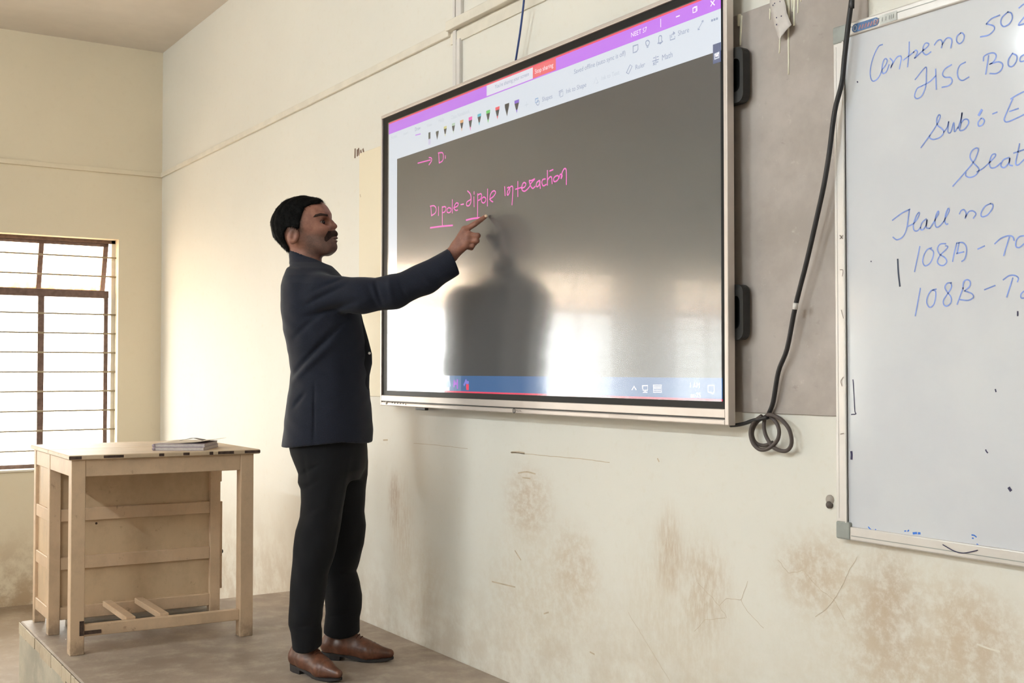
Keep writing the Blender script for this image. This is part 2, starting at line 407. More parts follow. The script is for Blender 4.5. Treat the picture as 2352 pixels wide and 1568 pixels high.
# ---------------------------------------------------------------- interactive flat panel display
YA = -.0633                                                # plane of the picture
disp = empty('interactive_display', (0.82, 0, .95))
setk(disp, 'large wall-mounted interactive display in a silver frame, showing pink handwriting on a dark page', 'display')
DO = Vector((0.82, 0, .95))
def dlink(o, parent=disp):                                # meshes are written in room coordinates: re-base on their parent
    o.parent = parent
    if parent is disp: o.matrix_parent_inverse = Matrix.Translation(-DO)
    return o
OX0, OX1, OZ0, OZ1 = -.2096, 1.8438, .9498, 2.1582
AX0, AX1, AZ0, AZ1 = -.1474, 1.8164, 1.0132, 2.1177
yf = -.0690; yr = -.0436
dlink(box('frame_top', (OX0, yf, OZ1-.0135), (OX1, yr, OZ1), M_silver, None, .002))
dlink(box('frame_side', (OX0, yf, OZ0), (OX0+.010, yr, OZ1-.0135), M_silver, None, .002))
dlink(box('frame_side', (OX1-.0145, yf, OZ0), (OX1, yr, OZ1-.0135), M_silver, None, .002))
dlink(box('frame_bottom', (OX0+.010, yf, .9690), (OX1-.0145, yr, .9928), M_silver, None, .0015))
dlink(box('control_strip', (OX0+.010, yf-.001, OZ0), (OX1-.0145, yr, .9654), M_silver, None, .003))
dlink(box('strip_groove', (OX0+.010, yf+.004, .9644), (OX1-.0145, yr, .9706), M_black, None))
dlink(box('rear_housing', (-.08, yr, 1.0), (1.70, -.016, 2.12), M_black, None, .004))
dlink(box('wall_bracket', (.40, -.016, 1.25), (1.25, 0, 1.85), M_black, None, .003))
dlink(box('wall_bracket', (.03, -.032, OZ0-.012), (.11, -.016, 1.05), M_black, None, .002))
M_bezel = simple('black_glass_border', srgb(20, 18, 17), .5, .25)
dlink(box('bezel', (OX0+.010, YA+.0006, .9928), (OX1-.0145, yr, OZ1-.0135), M_bezel, None))
Ns = NT('display_black').set(.5, .2); Ns.base(srgb(44, 44, 44))
Ns.p.inputs['Emission Color'].default_value = (1, 1, 1, 1); Ns.p.inputs['Emission Strength'].default_value = .01
screen = dlink(plane_rect('screen', AX0, AZ0, AX1, AZ1, YA, Ns.m, None))
# anti-glare cover glass: clear, with a soft hazy sheen and a faint sharp reflection
Ng = NT('anti_glare_glass'); Ng.t.nodes.remove(Ng.p)
tr = Ng.n('ShaderNodeBsdfTransparent'); tr.inputs[0].default_value = (.97, .97, .97, 1)
g1 = Ng.n('ShaderNodeBsdfGlossy'); g1.inputs[0].default_value = (.94, .965, 1, 1); g1.inputs['Roughness'].default_value = .16
g3 = Ng.n('ShaderNodeBsdfGlossy'); g3.inputs[0].default_value = (.94, .965, 1, 1); g3.inputs['Roughness'].default_value = .40
m3 = Ng.n('ShaderNodeMixShader'); m3.inputs[0].default_value = .32; Ng.l(g1.outputs[0], m3.inputs[1]); Ng.l(g3.outputs[0], m3.inputs[2])
g2 = Ng.n('ShaderNodeBsdfGlossy'); g2.inputs[0].default_value = (.94, .965, 1, 1); g2.inputs['Roughness'].default_value = .03
fr = Ng.n('ShaderNodeFresnel'); fr.inputs[0].default_value = 1.5
m1 = Ng.n('ShaderNodeMixShader'); m1.inputs[0].default_value = .06; Ng.l(m3.outputs[0], m1.inputs[1]); Ng.l(g2.outputs[0], m1.inputs[2])
m2 = Ng.n('ShaderNodeMixShader'); Ng.l(Ng.math('MINIMUM', Ng.math('MULTIPLY', fr.outputs[0], 2.6), .24), m2.inputs[0]); Ng.l(tr.outputs[0], m2.inputs[1]); Ng.l(m1.outputs[0], m2.inputs[2])
Ng.l(m2.outputs[0], Ng.out.inputs[0])
dlink(plane_rect('cover_glass', AX0-.001, AZ0-.001, AX1+.001, AZ1+.001, YA-.0045, Ng.m, None))
def XZ(u, v): p = atY(u, v, YA); return (p[0], p[2])
YL = [YA-.0004]
def lay(): YL[0] -= .00001; return YL[0]
def ui_rect(name, x0, z0, x1, z1, mat): return dlink(plane_rect(name, x0, z0, x1, z1, lay(), mat, None), screen)
def ui_strokes(name, polys, w, mat, smooth=True):
    y = lay()
    for p in polys:
        bm = bmesh.new(); q = [XZ(u, v) for u, v in p]; add_ribbon(bm, catmull(q, 6) if smooth else q, w, y)
        o = dlink(link(name, bm_mesh(bm), mat), screen)
    return o
def text_mesh(s):
    c = bpy.data.curves.new('t', 'FONT'); c.body = s; c.size = 1.0; c.resolution_u = 3
    o = bpy.data.objects.new('t', c); COL.objects.link(o)
    dg = bpy.context.evaluated_depsgraph_get()
    me = bpy.data.meshes.new_from_object(o.evaluated_get(dg)); bpy.data.objects.remove(o); return me
def flat_text(name, s, x0, x1, z, y, mat, hscale=None):
    me = text_mesh(s); xs = [v.co.x for v in me.vertices]; w = max(xs)-min(xs); k = (x1-x0)/w; kz = hscale if hscale else k; mn = min(xs)
    for v in me.vertices: v.co = Vector((x0+(v.co.x-mn)*k, y, z+v.co.y*kz))
    me.materials.clear(); return link(name, me, mat)
def ui_text(s, uL, vL, uR, vR, mat, name='screen_text'):
    a = XZ(uL, vL); b = XZ(uR, vR)
    return dlink(flat_text(name, s, a[0], b[0], (a[1]+b[1])/2, lay(), mat), screen)
E_ = lambda n, r, g, b, k=1.0: emit('screen_'+n, srgb(r, g, b), k*.56)
c_white = E_('white', 228, 236, 246); c_purple = E_('purple', 205, 122, 250); c_red = E_('red', 255, 74, 104); c_pink = E_('ink_pink', 255, 92, 205, 1.05)
c_grey = E_('grey_text', 150, 165, 195); c_faint = E_('faint_text', 203, 212, 226); c_pure = E_('lettering', 255, 248, 255, 1.1); c_task = E_('taskbar', 66, 108, 158)
c_salmon = E_('salmon', 250, 112, 120); c_dk = E_('dark', 62, 62, 66); c_tab = E_('tab', 120, 140, 175); c_lav = E_('lavender', 214, 206, 240)
zt1 = (XZ(895, 307.5)[1]+XZ(1655, 21)[1])/2; zt2 = (XZ(912, 365)[1]+XZ(1637, 122)[1])/2; ztk = (XZ(909, 861)[1]+XZ(1660, 868.4)[1])/2
xsb = XZ(912, 500)[0]
ui_rect('toolbar', AX0, zt2, AX1, zt1, c_white); ui_rect('side_bar', AX0, ztk, xsb, zt2, c_white)
ui_rect('title_bar', AX0, zt1, AX1, AZ1, c_purple); ui_rect('task_bar', AX0, AZ0, AX1, ztk, c_task)
ui_rect('search_box', AX0, AZ0, XZ(1033, 880)[0], ztk, c_white)
ui_rect('task_tile', XZ(1034, 880)[0], AZ0, XZ(1059, 880)[0], ztk, E_('tile', 104, 136, 176))
for z in (AZ0, AZ1-.0055): ui_rect('share_border', AX0, z, AX1, z+.0055, c_red)
# sharing pill
x0 = XZ(1118, 205)[0]; x1 = XZ(1224, 165)[0]; x2 = XZ(1277, 150)[0]; zp0 = zt1+.004; zp1 = AZ1-.0055
ui_rect('sharing_pill', x0, zp0, x1, zp1, E_('pill_white', 236, 238, 250)); ui_rect('stop_button', x1, zp0, x2, zp1, c_salmon)
ui_text("You're sharing your screen", 1137, 203, 1215, 174.5, c_grey); ui_text('Stop sharing', 1229, 168, 1271, 155, c_pure)
ui_text('NEET S7', 1450, 85, 1486, 73, c_pure)
ui_text('Saved offline (auto sync is off)', 1319, 169, 1437, 128, c_grey); ui_text('Share', 1557.7, 82, 1583, 74, c_grey)
ui_text('Ruler', 1460, 160, 1482, 153, c_grey); ui_text('Math', 1521, 139, 1545, 131, c_grey); ui_text('Ink to Shape', 1301, 214, 1347, 200, c_grey)
ui_text('Ink to Text', 1382, 184, 1423, 171, c_faint); ui_text('Shapes', 1245.5, 233.7, 1269, 225.5, c_grey)
for s, a in (('Class Notebook', (1036, 273.5, 1079, 260)), ('Help', (1008, 281.6, 1020, 277.5)), ('View', (981, 293, 992.5, 289)), ('Insert', (927, 311, 938, 307)), ('Home', (898.6, 320, 912, 316))):
    ui_text(s, *a, c_faint)
ui_text('Draw', 953.7, 301, 966, 297, c_grey); ui_strokes('tab_underline', [[(954.7, 310.5), (966, 307.5)]], .004, c_purple, False)
# pens
o7 = lambda x, y: (870+x/4.9, 100+y/4.9)
pens = [(660, 985, 1085, (70, 78, 74)), (750, 930, 1050, (222, 216, 150)), (842, 895, 1020, (186, 214, 190)), (936, 860, 990, (236, 176, 120)), (1033, 825, 985, (255, 92, 190)),
        (1133, 790, 925, (96, 196, 216)), (1233, 750, 895, (110, 214, 110)), (1338, 712, 855, (250, 90, 104)), (1445, 675, 820, (60, 60, 60)), (1555, 635, 785, (140, 104, 216))]
for i, (cx, y0, y1, c) in enumerate(pens):
    u, v = o7(cx, (y0+y1)/2); X, Z = XZ(u, v); za = XZ(*o7(cx, y0))[1]; zb = XZ(*o7(cx, y1))[1]; h = za-zb; w = .0112+.00040*i
    y = lay(); pe = emit('pen_colour', srgb(*c), .56); me = bpy.data.meshes.new('pen_icon')
    zc = za-h*.24; zd = za-h*.72
    V = [(X-w, y, za), (X+w, y, za), (X+w*.95, y, zc), (X-w*.95, y, zc), (X+w*.33, y, zd), (X-w*.33, y, zd), (X, y, zb)]
    me.from_pydata(V, [], [(0, 1, 2, 3), (3, 2, 4, 5), (5, 4, 6)]); me.materials.append(pe); me.materials.append(c_dk)
    me.polygons[1].material_index = 1; dlink(link('pen_icon', me, None), screen)
u, v = o7(572, 1062); X, Z = XZ(u, v)
ui_rect('eraser_icon', X-.008, Z-.004, X+.008, Z+.022, E_('eraser_dark', 84, 90, 84)); ui_rect('eraser_icon', X-.008, Z-.026, X+.008, Z-.004, c_lav)
o8 = lambda x, y: (1250+x/5.004, y/5.004)
S8 = lambda L: [o8(*p) for p in L]
S7 = lambda L: [o7(*p) for p in L]
ic = .0032
ui_strokes('plus_icon', [S7([(1665, 660), (1665, 715)]), S7([(1645, 695), (1685, 682)])], .002, c_faint, False)
ui_strokes('shapes_icon', [S7([(1765, 625), (1795, 612), (1795, 655), (1765, 668), (1765, 625)])], ic, E_('icon_blue', 120, 170, 220), False)
ui_strokes('shapes_icon', [S7([(1790, 640), (1808, 650), (1805, 685), (1788, 692), (1775, 675), (1790, 640)])], .0026, c_grey)
ui_strokes('ink_shape_icon', [S7([(2030, 540), (2070, 520)]), S7([(2033, 540), (2033, 590)]), S7([(2045, 548), (2075, 535), (2075, 590), (2045, 603), (2045, 548)])], .0024, c_grey, False)
ui_strokes('ink_text_icon', [S8([(575, 960), (595, 890), (620, 945)]), S8([(600, 960), (625, 950)])], .002, c_faint, False)
ui_strokes('ruler_icon', [S8([(948, 835), (990, 745), (1014, 760), (972, 850), (948, 835)])], .003, c_grey, False)
ui_strokes('math_icon', [S8([(1285, 645), (1285, 745)]), S8([(1248, 705), (1318, 682)]), S8([(1258, 668), (1275, 662)]), S8([(1298, 655), (1315, 650)]), S8([(1255, 722), (1272, 745)]), S8([(1272, 718), (1255, 750)]), S8([(1295, 715), (1312, 710)])], .0026, c_grey, False)
ui_strokes('share_icon', [S8([(1450, 405), (1450, 462), (1505, 445), (1505, 420)]), S8([(1465, 430), (1470, 395), (1495, 385)]), S8([(1488, 368), (1505, 382), (1492, 402), (1488, 368)])], .0028, c_grey, False)
ui_strokes('bell_icon', [S8([(1308, 500), (1318, 480), (1320, 425), (1337, 410), (1352, 420), (1352, 465), (1362, 480), (1308, 500)]), S8([(1328, 500), (1340, 503), (1348, 492)])], .0028, c_grey)
ui_strokes('bulb_icon', [S8([(1182, 530), (1170, 500), (1172, 478), (1192, 465), (1210, 478), (1210, 500), (1200, 522), (1182, 530)]), S8([(1184, 545), (1198, 540)])], .0028, c_grey)
ui_strokes('note_icon', [S8([(1025, 530), (1080, 512), (1080, 570), (1062, 595), (1025, 608), (1025, 530)])], .0034, c_grey, False)
ui_strokes('expand_icon', [S8([(1770, 345), (1830, 235)]), S8([(1812, 245), (1830, 235), (1830, 255)]), S8([(1770, 325), (1770, 345), (1790, 338)])], .002, c_grey, False)
ui_strokes('more_icon', [S8([(x-4, y), (x+4, y-1)]) for x, y in ((1932, 236), (1960, 226), (1988, 216))], .006, c_grey, False)
ui_strokes('title_divider', [S8([(1342, 220), (1342, 310)])], .0026, c_pure, False)
ui_strokes('window_buttons', [S8([(1520, 195), (1558, 180)]), S8([(1712, 95), (1748, 82), (1748, 135), (1712, 148), (1712, 95)]), S8([(1725, 85), (1758, 73), (1758, 125)]), S8([(1918, 15), (1960, 58)]), S8([(1958, 3), (1918, 70)])], .0034, c_pure, False)
a = XZ(1638, 118); b = XZ(1656, 100)
ui_rect('side_tab', a[0], a[1]-.035, AX1, a[1]+.018, E_('side_tab', 92, 104, 140))
ui_strokes('side_tab_icon', [S8([(1962, 625), (2012, 600), (2012, 660), (1962, 680), (1962, 625)])], .004, c_white, False)
ui_strokes('side_tab_icon', [S8([(2005, 615), (1975, 645)]), S8([(1975, 622), (1975, 648), (2000, 640)])], .004, c_pure, False)
# task bar icons
ob_ = lambda L: [(870+x/5.113, 780+y/5.113) for x, y in L]
o9 = lambda L: [(1320+x/4.3556, 800+y/4.3556) for x, y in L]
ui_strokes('task_icon', [ob_([(890, 485), (885, 545)]), ob_([(925, 475), (925, 565)]), ob_([(885, 515), (925, 515)])], .010, E_('violet', 190, 112, 228), False)
ui_strokes('task_icon', [ob_([(1005, 530), (1030, 480)]), ob_([(1025, 475), (1040, 520)]), ob_([(1045, 500), (1055, 500)])], .010, E_('indigo', 140, 138, 232), False)
ui_strokes('alert_icon', [ob_([(1038, 545), (1050, 548)]), ob_([(1040, 565), (1050, 566)])], .016, c_red, False)
ui_strokes('weather_icon', [ob_([(715, 480), (750, 478)])], .016, E_('sun', 236, 222, 170), False); ui_strokes('weather_icon', [ob_([(705, 555), (770, 535), (835, 520)])], .02, E_('cloud', 190, 214, 244))
ui_strokes('tray_icon', [o9([(576, 412), (596, 380), (617, 412)])], .0034, c_pure, False)
ui_strokes('tray_icon', [o9([(685, 372), (733, 372), (733, 418), (685, 418), (685, 372)]), o9([(708, 418), (708, 436)]), o9([(690, 437), (728, 437)]), o9([(680, 372), (680, 400)])], .0026, c_pure, False)
ui_strokes('tray_icon', [o9([(790, 367), (872, 367), (872, 437), (790, 437), (790, 367)])]+[o9([(798, y), (864, y)]) for y in (385, 400, 418)], .0026, c_pure, False)
ui_strokes('tray_icon', [o9([(1337, 370), (1398, 370), (1398, 435), (1382, 455), (1368, 440), (1337, 437), (1337, 370)])], .0026, c_pure, False)
ui_text('1 AM', 1586, 889.5, 1608, 890, c_pure); ui_text('ar-25', 1587, 912.5, 1610, 912.5, c_pure)
# pink handwriting
h = lambda L: [(870+x/4.704, 330+y/4.704) for x, y in L]
HW = [[(425, 210), (560, 175)], [(545, 150), (570, 155), (572, 185), (545, 228)], [(650, 105), (655, 205)], [(645, 100), (690, 98), (700, 140), (690, 185), (655, 208)], [(722, 128), (722, 158)],
 [(565, 675), (572, 775)], [(558, 675), (600, 670), (622, 700), (615, 745), (572, 778)], [(648, 680), (648, 775)], [(688, 680), (690, 880)], [(688, 685), (720, 680), (728, 705), (715, 735), (690, 745)],
 [(760, 690), (742, 705), (740, 735), (760, 745), (780, 730), (782, 700), (760, 690)], [(797, 605), (797, 748)], [(812, 692), (850, 675), (862, 648), (842, 640), (822, 668), (818, 700), (835, 720), (855, 715)], [(890, 658), (920, 652)],
 [(962, 510), (990, 540), (1000, 580), (995, 640), (975, 670), (952, 665), (955, 630), (985, 610), (998, 600)], [(1030, 575), (1033, 680)], [(1033, 520), (1033, 545)], [(1072, 540), (1070, 795)],
 [(1070, 555), (1105, 540), (1115, 565), (1100, 600), (1075, 612)], [(1140, 575), (1118, 590), (1115, 625), (1135, 640), (1155, 620), (1158, 590), (1140, 575)], [(1178, 490), (1176, 672)],
 [(1200, 600), (1240, 570), (1265, 530), (1250, 508), (1222, 525), (1205, 570), (1210, 610), (1235, 628)],
 [(1362, 465), (1368, 560)], [(1392, 478), (1412, 470), (1418, 510), (1402, 552), (1390, 545), (1402, 500), (1430, 462), (1450, 468), (1450, 540), (1442, 660)], [(1505, 408), (1505, 570)], [(1480, 492), (1545, 472)],
 [(1545, 482), (1580, 465), (1592, 432), (1570, 420), (1552, 450), (1552, 500), (1580, 512), (1612, 488)], [(1612, 488), (1638, 450), (1628, 400), (1650, 398), (1688, 380), (1662, 410), (1640, 445), (1665, 482), (1692, 462)],
 [(1735, 398), (1710, 420), (1705, 458), (1725, 460), (1745, 420), (1740, 398), (1748, 482)], [(1802, 380), (1775, 388), (1765, 420), (1780, 455), (1812, 440)], [(1825, 290), (1825, 447)], [(1825, 395), (1850, 360), (1870, 365), (1876, 430)],
 [(1850, 295), (1885, 280)], [(1915, 350), (1895, 370), (1895, 405), (1920, 405), (1945, 375), (1940, 345), (1915, 350)], [(1950, 375), (1965, 330), (1985, 345), (1972, 375), (1985, 310), (2008, 270), (2028, 290), (2030, 440)]]
ui_strokes('handwriting_stroke', [h(L) for L in HW], .0046, c_pink)
ui_strokes('underline', [h([(560, 908), (680, 892), (800, 882)]), h([(948, 825), (1020, 808), (1095, 800)])], .0062, c_pink)
# control strip details
def strip_disc(u, v, r, mat, name, t=.002):
    p = atY(u, v, yf-.001); dlink(tube(name, [(p[0], yf+.001, p[2]), (p[0], yf-.001-t, p[2])], r, mat, None, 16))
strip_disc(887.5, 925, .0065, M_white, 'power_button')
for u, v in ((900.5, 924.5), (906.5, 925.6), (913, 926), (919.5, 926.3), (926, 926.7), (932, 928)):
    strip_disc(u, v, .0030, M_black, 'port', .0005)
p = atY(1181, 943, yf-.002)
dlink(tube('badge_ring', [tuple(p+np.array([.0078*math.cos(a*math.pi/12), -.0006, .0078*math.sin(a*math.pi/12)])) for a in range(25)], .0009, M_black, None, 6))
bm = bmesh.new()
for L in ([(1181, 939), (1181, 947)], [(1186, 943), (1187, 941), (1189, 945), (1190, 942), (1192, 945), (1194, 942), (1197, 945)]):
    add_ribbon(bm, [tuple(atY(u, v, yf-.002)[[0, 2]]) for u, v in L], .0014, yf-.0022)
dlink(setk(link('badge_lettering', bm_mesh(bm), M_black), kind='stuff'))
bm = bmesh.new()
a = atY(1400, 951, yf); b = atY(1466, 962, yf)
for i in range(44):
    for j in range(4):
        X = a[0]+(b[0]-a[0])*i/43; Z = .9524+.0028*j
        r = .0007; vs = [bm.verts.new((X+r*math.cos(k*math.pi/2), yf-.00215, Z+r*math.sin(k*math.pi/2))) for k in range(4)]; bm.faces.new(vs)
dlink(setk(link('speaker_grille', bm_mesh(bm), simple('grille_hole', srgb(120, 108, 100), .8, .1)), kind='stuff'))
# carrying handles on the right-hand back edge
def handle(v0, v1):
    p0 = atY(1713.5, v0, -.03); p1 = atY(1713.5, v1, -.03); xo = p0[0]; z1, z0 = p0[2], p1[2]
    bm = bmesh.new(); xi = 1.695; r = .022; y0, y1 = -.042, -.016
    def rr(x0, z0, x1, z1, r, n=5):
        P = []
        for cx, cz, a0 in ((x1-r, z0+r, -90), (x1-r, z1-r, 0)):
            for k in range(n+1):
                a = math.radians(a0+90*k/n); P.append((cx+r*math.cos(a), cz+r*math.sin(a)))
        return P
    outer = [(xi, z0)]+rr(xi, z0, xo, z1, r)+[(xi, z1)]; inner = [(xi, z0+.030)]+rr(xi, z0+.030, xo-.012, z1-.030, .016)+[(xi, z1-.030)]
    A = [[bm.verts.new((x, y, z)) for x, z in L] for L in (outer, inner) for y in (y0, y1)]
    n = len(outer)
    for i in range(n-1):
        bm.faces.new((A[0][i], A[0][i+1], A[2][i+1], A[2][i])); bm.faces.new((A[1][i], A[3][i], A[3][i+1], A[1][i+1]))
        bm.faces.new((A[0][i], A[1][i], A[1][i+1], A[0][i+1])); bm.faces.new((A[2][i], A[2][i+1], A[3][i+1], A[3][i]))
    for i in (0, n-1): bm.faces.new((A[0][i], A[2][i], A[3][i], A[1][i]))
    dlink(link('carry_handle', bm_mesh(bm), M_black))
    dlink(box('handle_recess', (xi, -.028, z0+.02), (xo-.008, -.015, z1-.02), simple('recess_black', srgb(16, 18, 18), .6, .2), None))
handle(105, 233); handle(652, 780)

# ---------------------------------------------------------------- whiteboard
wb = empty('whiteboard', (3.39, 0, .69)); setk(wb, 'white marker board in an aluminium frame with blue handwriting, right of the display', 'whiteboard')
WO = Vector((3.39, 0, .69))
def wlink(o): o.parent = wb; o.matrix_parent_inverse = Matrix.Translation(-WO); return o
BX0, BX1, BZ0, BZ1 = 2.168, 4.62, .690, 1.934; YW = -.019
Nw = NT('marker_board_enamel').set(.10, .45); Nw.base(Nw.mix(Nw.ramp(Nw.noise(3, 5), .35, .7), srgb(208, 208, 212), srgb(214, 214, 216)))
Nw.p.inputs['Coat Weight'].default_value = .0
wlink(box('board_surface', (BX0+.028, YW, BZ0+.028), (BX1-.028, -.002, BZ1-.028), Nw.m))
fw_ = .032
for nm, lo, hi in (('frame_side', (BX0, -.026, BZ0+.04), (BX0+fw_, 0, BZ1-.04)), ('frame_side', (BX1-fw_, -.026, BZ0+.04), (BX1, 0, BZ1-.04)),
                   ('frame_bottom', (BX0+.04, -.026, BZ0), (BX1-.04, 0, BZ0+fw_)), ('frame_top', (BX0+.04, -.026, BZ1-fw_), (BX1-.04, 0, BZ1))):
    wlink(box(nm, lo, hi, M_alu, None, .003))
for x in (BX0, BX1-.042):
    for z in (BZ0, BZ1-.042): wlink(box('corner_cap', (x, -.0285, z), (x+.042, 0, z+.042), M_cap, None, .004))
wlink(box('frame_groove', (BX0+.008, -.0268, BZ0+.05), (BX0+.0095, -.02, BZ1-.05), M_white)); wlink(box('frame_lip', (BX0+fw_-.004, -.0275, BZ0+.04), (BX0+fw_, -.02, BZ1-.04), M_white))
wlink(box('frame_groove', (BX0+.045, -.0266, BZ0+.010), (BX1-.045, -.02, BZ0+.0118), M_cap)); wlink(box('frame_groove', (BX0+.045, -.0266, BZ1-.013), (BX1-.045, -.02, BZ1-.0115), M_cap))
YI = YW-.0006
def wb_strokes(name, polys, w, mat, y=YI, smooth=True):
    for p in polys:
        bm = bmesh.new(); q = [tuple(atY(u, v, YW)[[0, 2]]) for u, v in p]; add_ribbon(bm, catmull(q, 5) if smooth else q, w, y)
        o = wlink(link(name, bm_mesh(bm), mat))
    return o
M_ink = simple('blue_marker_ink', srgb(134, 156, 220), .5, .2, var=.18, scale=30); M_ink2 = simple('bright_blue_ink', srgb(66, 118, 206), .5, .2); M_ink3 = simple('dark_marker_ink', srgb(62, 58, 84), .5, .2)
q5 = lambda L: [(1900+x/3.732, y/3.732) for x, y in L]
q6 = lambda L: [(1900+x/3.732, 420+y/3.732) for x, y in L]
q7 = lambda L: [(1850+x/3.1355, 840+y/3.1355) for x, y in L]
L1 = [[(475, 382), (440, 400), (400, 480), (375, 570), (370, 640), (385, 690), (415, 690), (450, 650), (470, 600)], [(470, 600), (500, 560), (515, 520), (500, 502), (480, 530), (470, 590), (480, 630), (510, 610), (532, 555)],
 [(540, 500), (562, 530), (545, 582)], [(548, 575), (590, 500), (620, 480), (636, 495), (620, 590)], [(705, 360), (700, 470), (690, 572)], [(655, 515), (745, 445)], [(742, 446), (762, 430), (775, 448), (760, 480), (750, 500), (790, 462), (830, 425)],
 [(824, 432), (860, 402), (872, 376), (845, 370), (825, 400), (822, 445), (850, 470), (890, 445)], [(920, 385), (945, 350), (975, 342), (988, 372), (980, 410)], [(985, 382), (1020, 332), (1050, 325), (1070, 348), (1060, 410)],
 [(1145, 283), (1115, 310), (1110, 350), (1135, 375), (1165, 350), (1176, 310), (1162, 285), (1145, 283)], [(1480, 130), (1410, 160), (1365, 205)], [(1365, 205), (1425, 222), (1432, 255), (1385, 300), (1315, 316)],
 [(1550, 103), (1500, 150), (1490, 200), (1515, 228), (1560, 205), (1587, 160), (1580, 115), (1550, 103)], [(1645, 68), (1690, 35), (1720, 60), (1700, 130), (1640, 215), (1720, 190)]]
L2 = [[(755, 682), (845, 576), (850, 640), (845, 740), (812, 820), (772, 845), (750, 822), (772, 760), (815, 735)], [(815, 735), (880, 700), (932, 648)], [(930, 593), (936, 766)],
 [(1066, 555), (1012, 590), (990, 635), (1010, 662), (1058, 665), (1072, 700), (1040, 735), (985, 748)], [(1186, 533), (1140, 560), (1118, 610), (1125, 665), (1160, 690), (1216, 660)], [(1385, 478), (1360, 635)],
 [(1340, 522), (1345, 485), (1385, 460), (1430, 455), (1450, 480), (1430, 525), (1395, 550)], [(1395, 550), (1470, 530), (1506, 556), (1490, 602), (1450, 630), (1395, 630)], [(1590, 458), (1555, 510), (1555, 560), (1585, 570), (1620, 530), (1626, 480), (1590, 458)],
 [(1700, 462), (1660, 488), (1655, 525), (1690, 520), (1720, 470)]]
L3 = [[(805, 1265), (880, 1160), (940, 1070), (970, 1000), (957, 985), (940, 1020), (945, 1070), (980, 1100), (1000, 1132), (970, 1175), (915, 1195), (880, 1182), (882, 1160)], [(1000, 1132), (1030, 1090), (1042, 1040), (1036, 1128), (1060, 1132), (1086, 1050), (1092, 1128), (1122, 1090)],
 [(1122, 1100), (1150, 1012), (1156, 965), (1146, 1060), (1136, 1115), (1175, 1110), (1212, 1060), (1205, 1025), (1175, 1025), (1150, 1052)], [(1320, 1015), (1295, 1050), (1300, 1080), (1330, 1070), (1349, 1035), (1332, 1015), (1320, 1015)],
 [(1420, 976), (1457, 961)], [(1700, 780), (1640, 808), (1575, 847)], [(1590, 850), (1525, 1000), (1520, 1032), (1545, 1045), (1620, 1015), (1700, 975)], [(1565, 955), (1640, 930)]]
L4 = [[(1078, 1595), (1180, 1480), (1260, 1380), (1296, 1290), (1280, 1268), (1240, 1295), (1226, 1350), (1260, 1400), (1302, 1450), (1275, 1500), (1225, 1520), (1190, 1506), (1190, 1480)], [(1285, 1472), (1340, 1440), (1400, 1385)],
 [(1400, 1385), (1440, 1342), (1442, 1320), (1412, 1330), (1392, 1390), (1402, 1435), (1440, 1435), (1490, 1395)], [(1560, 1350), (1510, 1370), (1490, 1420), (1520, 1435), (1560, 1390), (1566, 1352), (1562, 1410), (1590, 1420)],
 [(1650, 1232), (1630, 1330), (1616, 1400), (1640, 1412), (1700, 1355)], [(1600, 1312), (1700, 1278)]]
L5 = [[(560, 320), (640, 260), (710, 225)], [(705, 230), (692, 330), (680, 400), (650, 460), (600, 487), (565, 465)], [(695, 372), (750, 340), (790, 272), (785, 254), (760, 290), (740, 360), (746, 405), (775, 410), (802, 380)],
 [(850, 308), (815, 340), (800, 390), (820, 402), (850, 360), (856, 313), (850, 380), (880, 390)], [(880, 390), (930, 310), (956, 260), (950, 243), (930, 290), (925, 350), (940, 380), (970, 365), (1000, 330)], [(1000, 330), (1030, 270), (1047, 235), (1037, 219), (1016, 270), (1010, 330), (1024, 355), (1036, 350)],
 [(1135, 265), (1150, 237), (1175, 230), (1192, 265), (1184, 302)], [(1188, 290), (1215, 247), (1250, 240), (1276, 265), (1254, 302)], [(1400, 177), (1355, 200), (1325, 245), (1320, 280), (1340, 290), (1380, 270), (1416, 220), (1421, 187), (1400, 177)],
 [(795, 545), (750, 760)], [(896, 556), (860, 570), (830, 620), (820, 675), (840, 710), (880, 690), (906, 640), (912, 590), (885, 563)], [(1017, 520), (970, 525), (946, 565), (965, 610), (1010, 640), (1026, 675), (1000, 706), (965, 702), (945, 672), (970, 620), (1020, 570), (1036, 546), (1015, 538)],
 [(1110, 520), (1090, 600), (1076, 672)], [(1110, 516), (1160, 510), (1190, 540), (1196, 590), (1180, 650), (1155, 672)], [(1110, 605), (1172, 590)], [(1132, 512), (1115, 602)], [(1293, 566), (1350, 540)], [(1438, 521), (1490, 475), (1550, 453), (1590, 460), (1602, 492)], [(1562, 465), (1514, 622)],
 [(1700, 452), (1650, 460), (1620, 500), (1620, 545), (1650, 552), (1690, 520)], [(800, 903), (756, 1138)], [(936, 910), (890, 925), (860, 980), (855, 1030), (880, 1066), (915, 1040), (930, 980), (930, 930), (905, 918)],
 [(1066, 855), (1030, 860), (1010, 895), (1030, 935), (1060, 975), (1062, 1025), (1025, 1056), (1000, 1040), (1000, 1000), (1040, 940), (1067, 890), (1060, 857)], [(1166, 900), (1115, 1040)], [(1164, 905), (1170, 850), (1200, 829), (1226, 845), (1222, 885), (1180, 925)],
 [(1180, 925), (1240, 948), (1253, 980), (1210, 1006), (1140, 1000)], [(1350, 915), (1440, 879)], [(1510, 830), (1560, 795), (1610, 793), (1640, 815), (1632, 847)], [(1592, 815), (1540, 977)], [(1710, 910), (1665, 950), (1665, 985), (1700, 985)]]
for nm, LL, qq in (('marker_stroke', L1, q5), ('marker_stroke', L2, q5), ('marker_stroke', L3, q5), ('marker_stroke', L4, q5), ('marker_stroke', L5, q6)):
    wb_strokes(nm, [qq(L) for L in LL], .0031, M_ink)
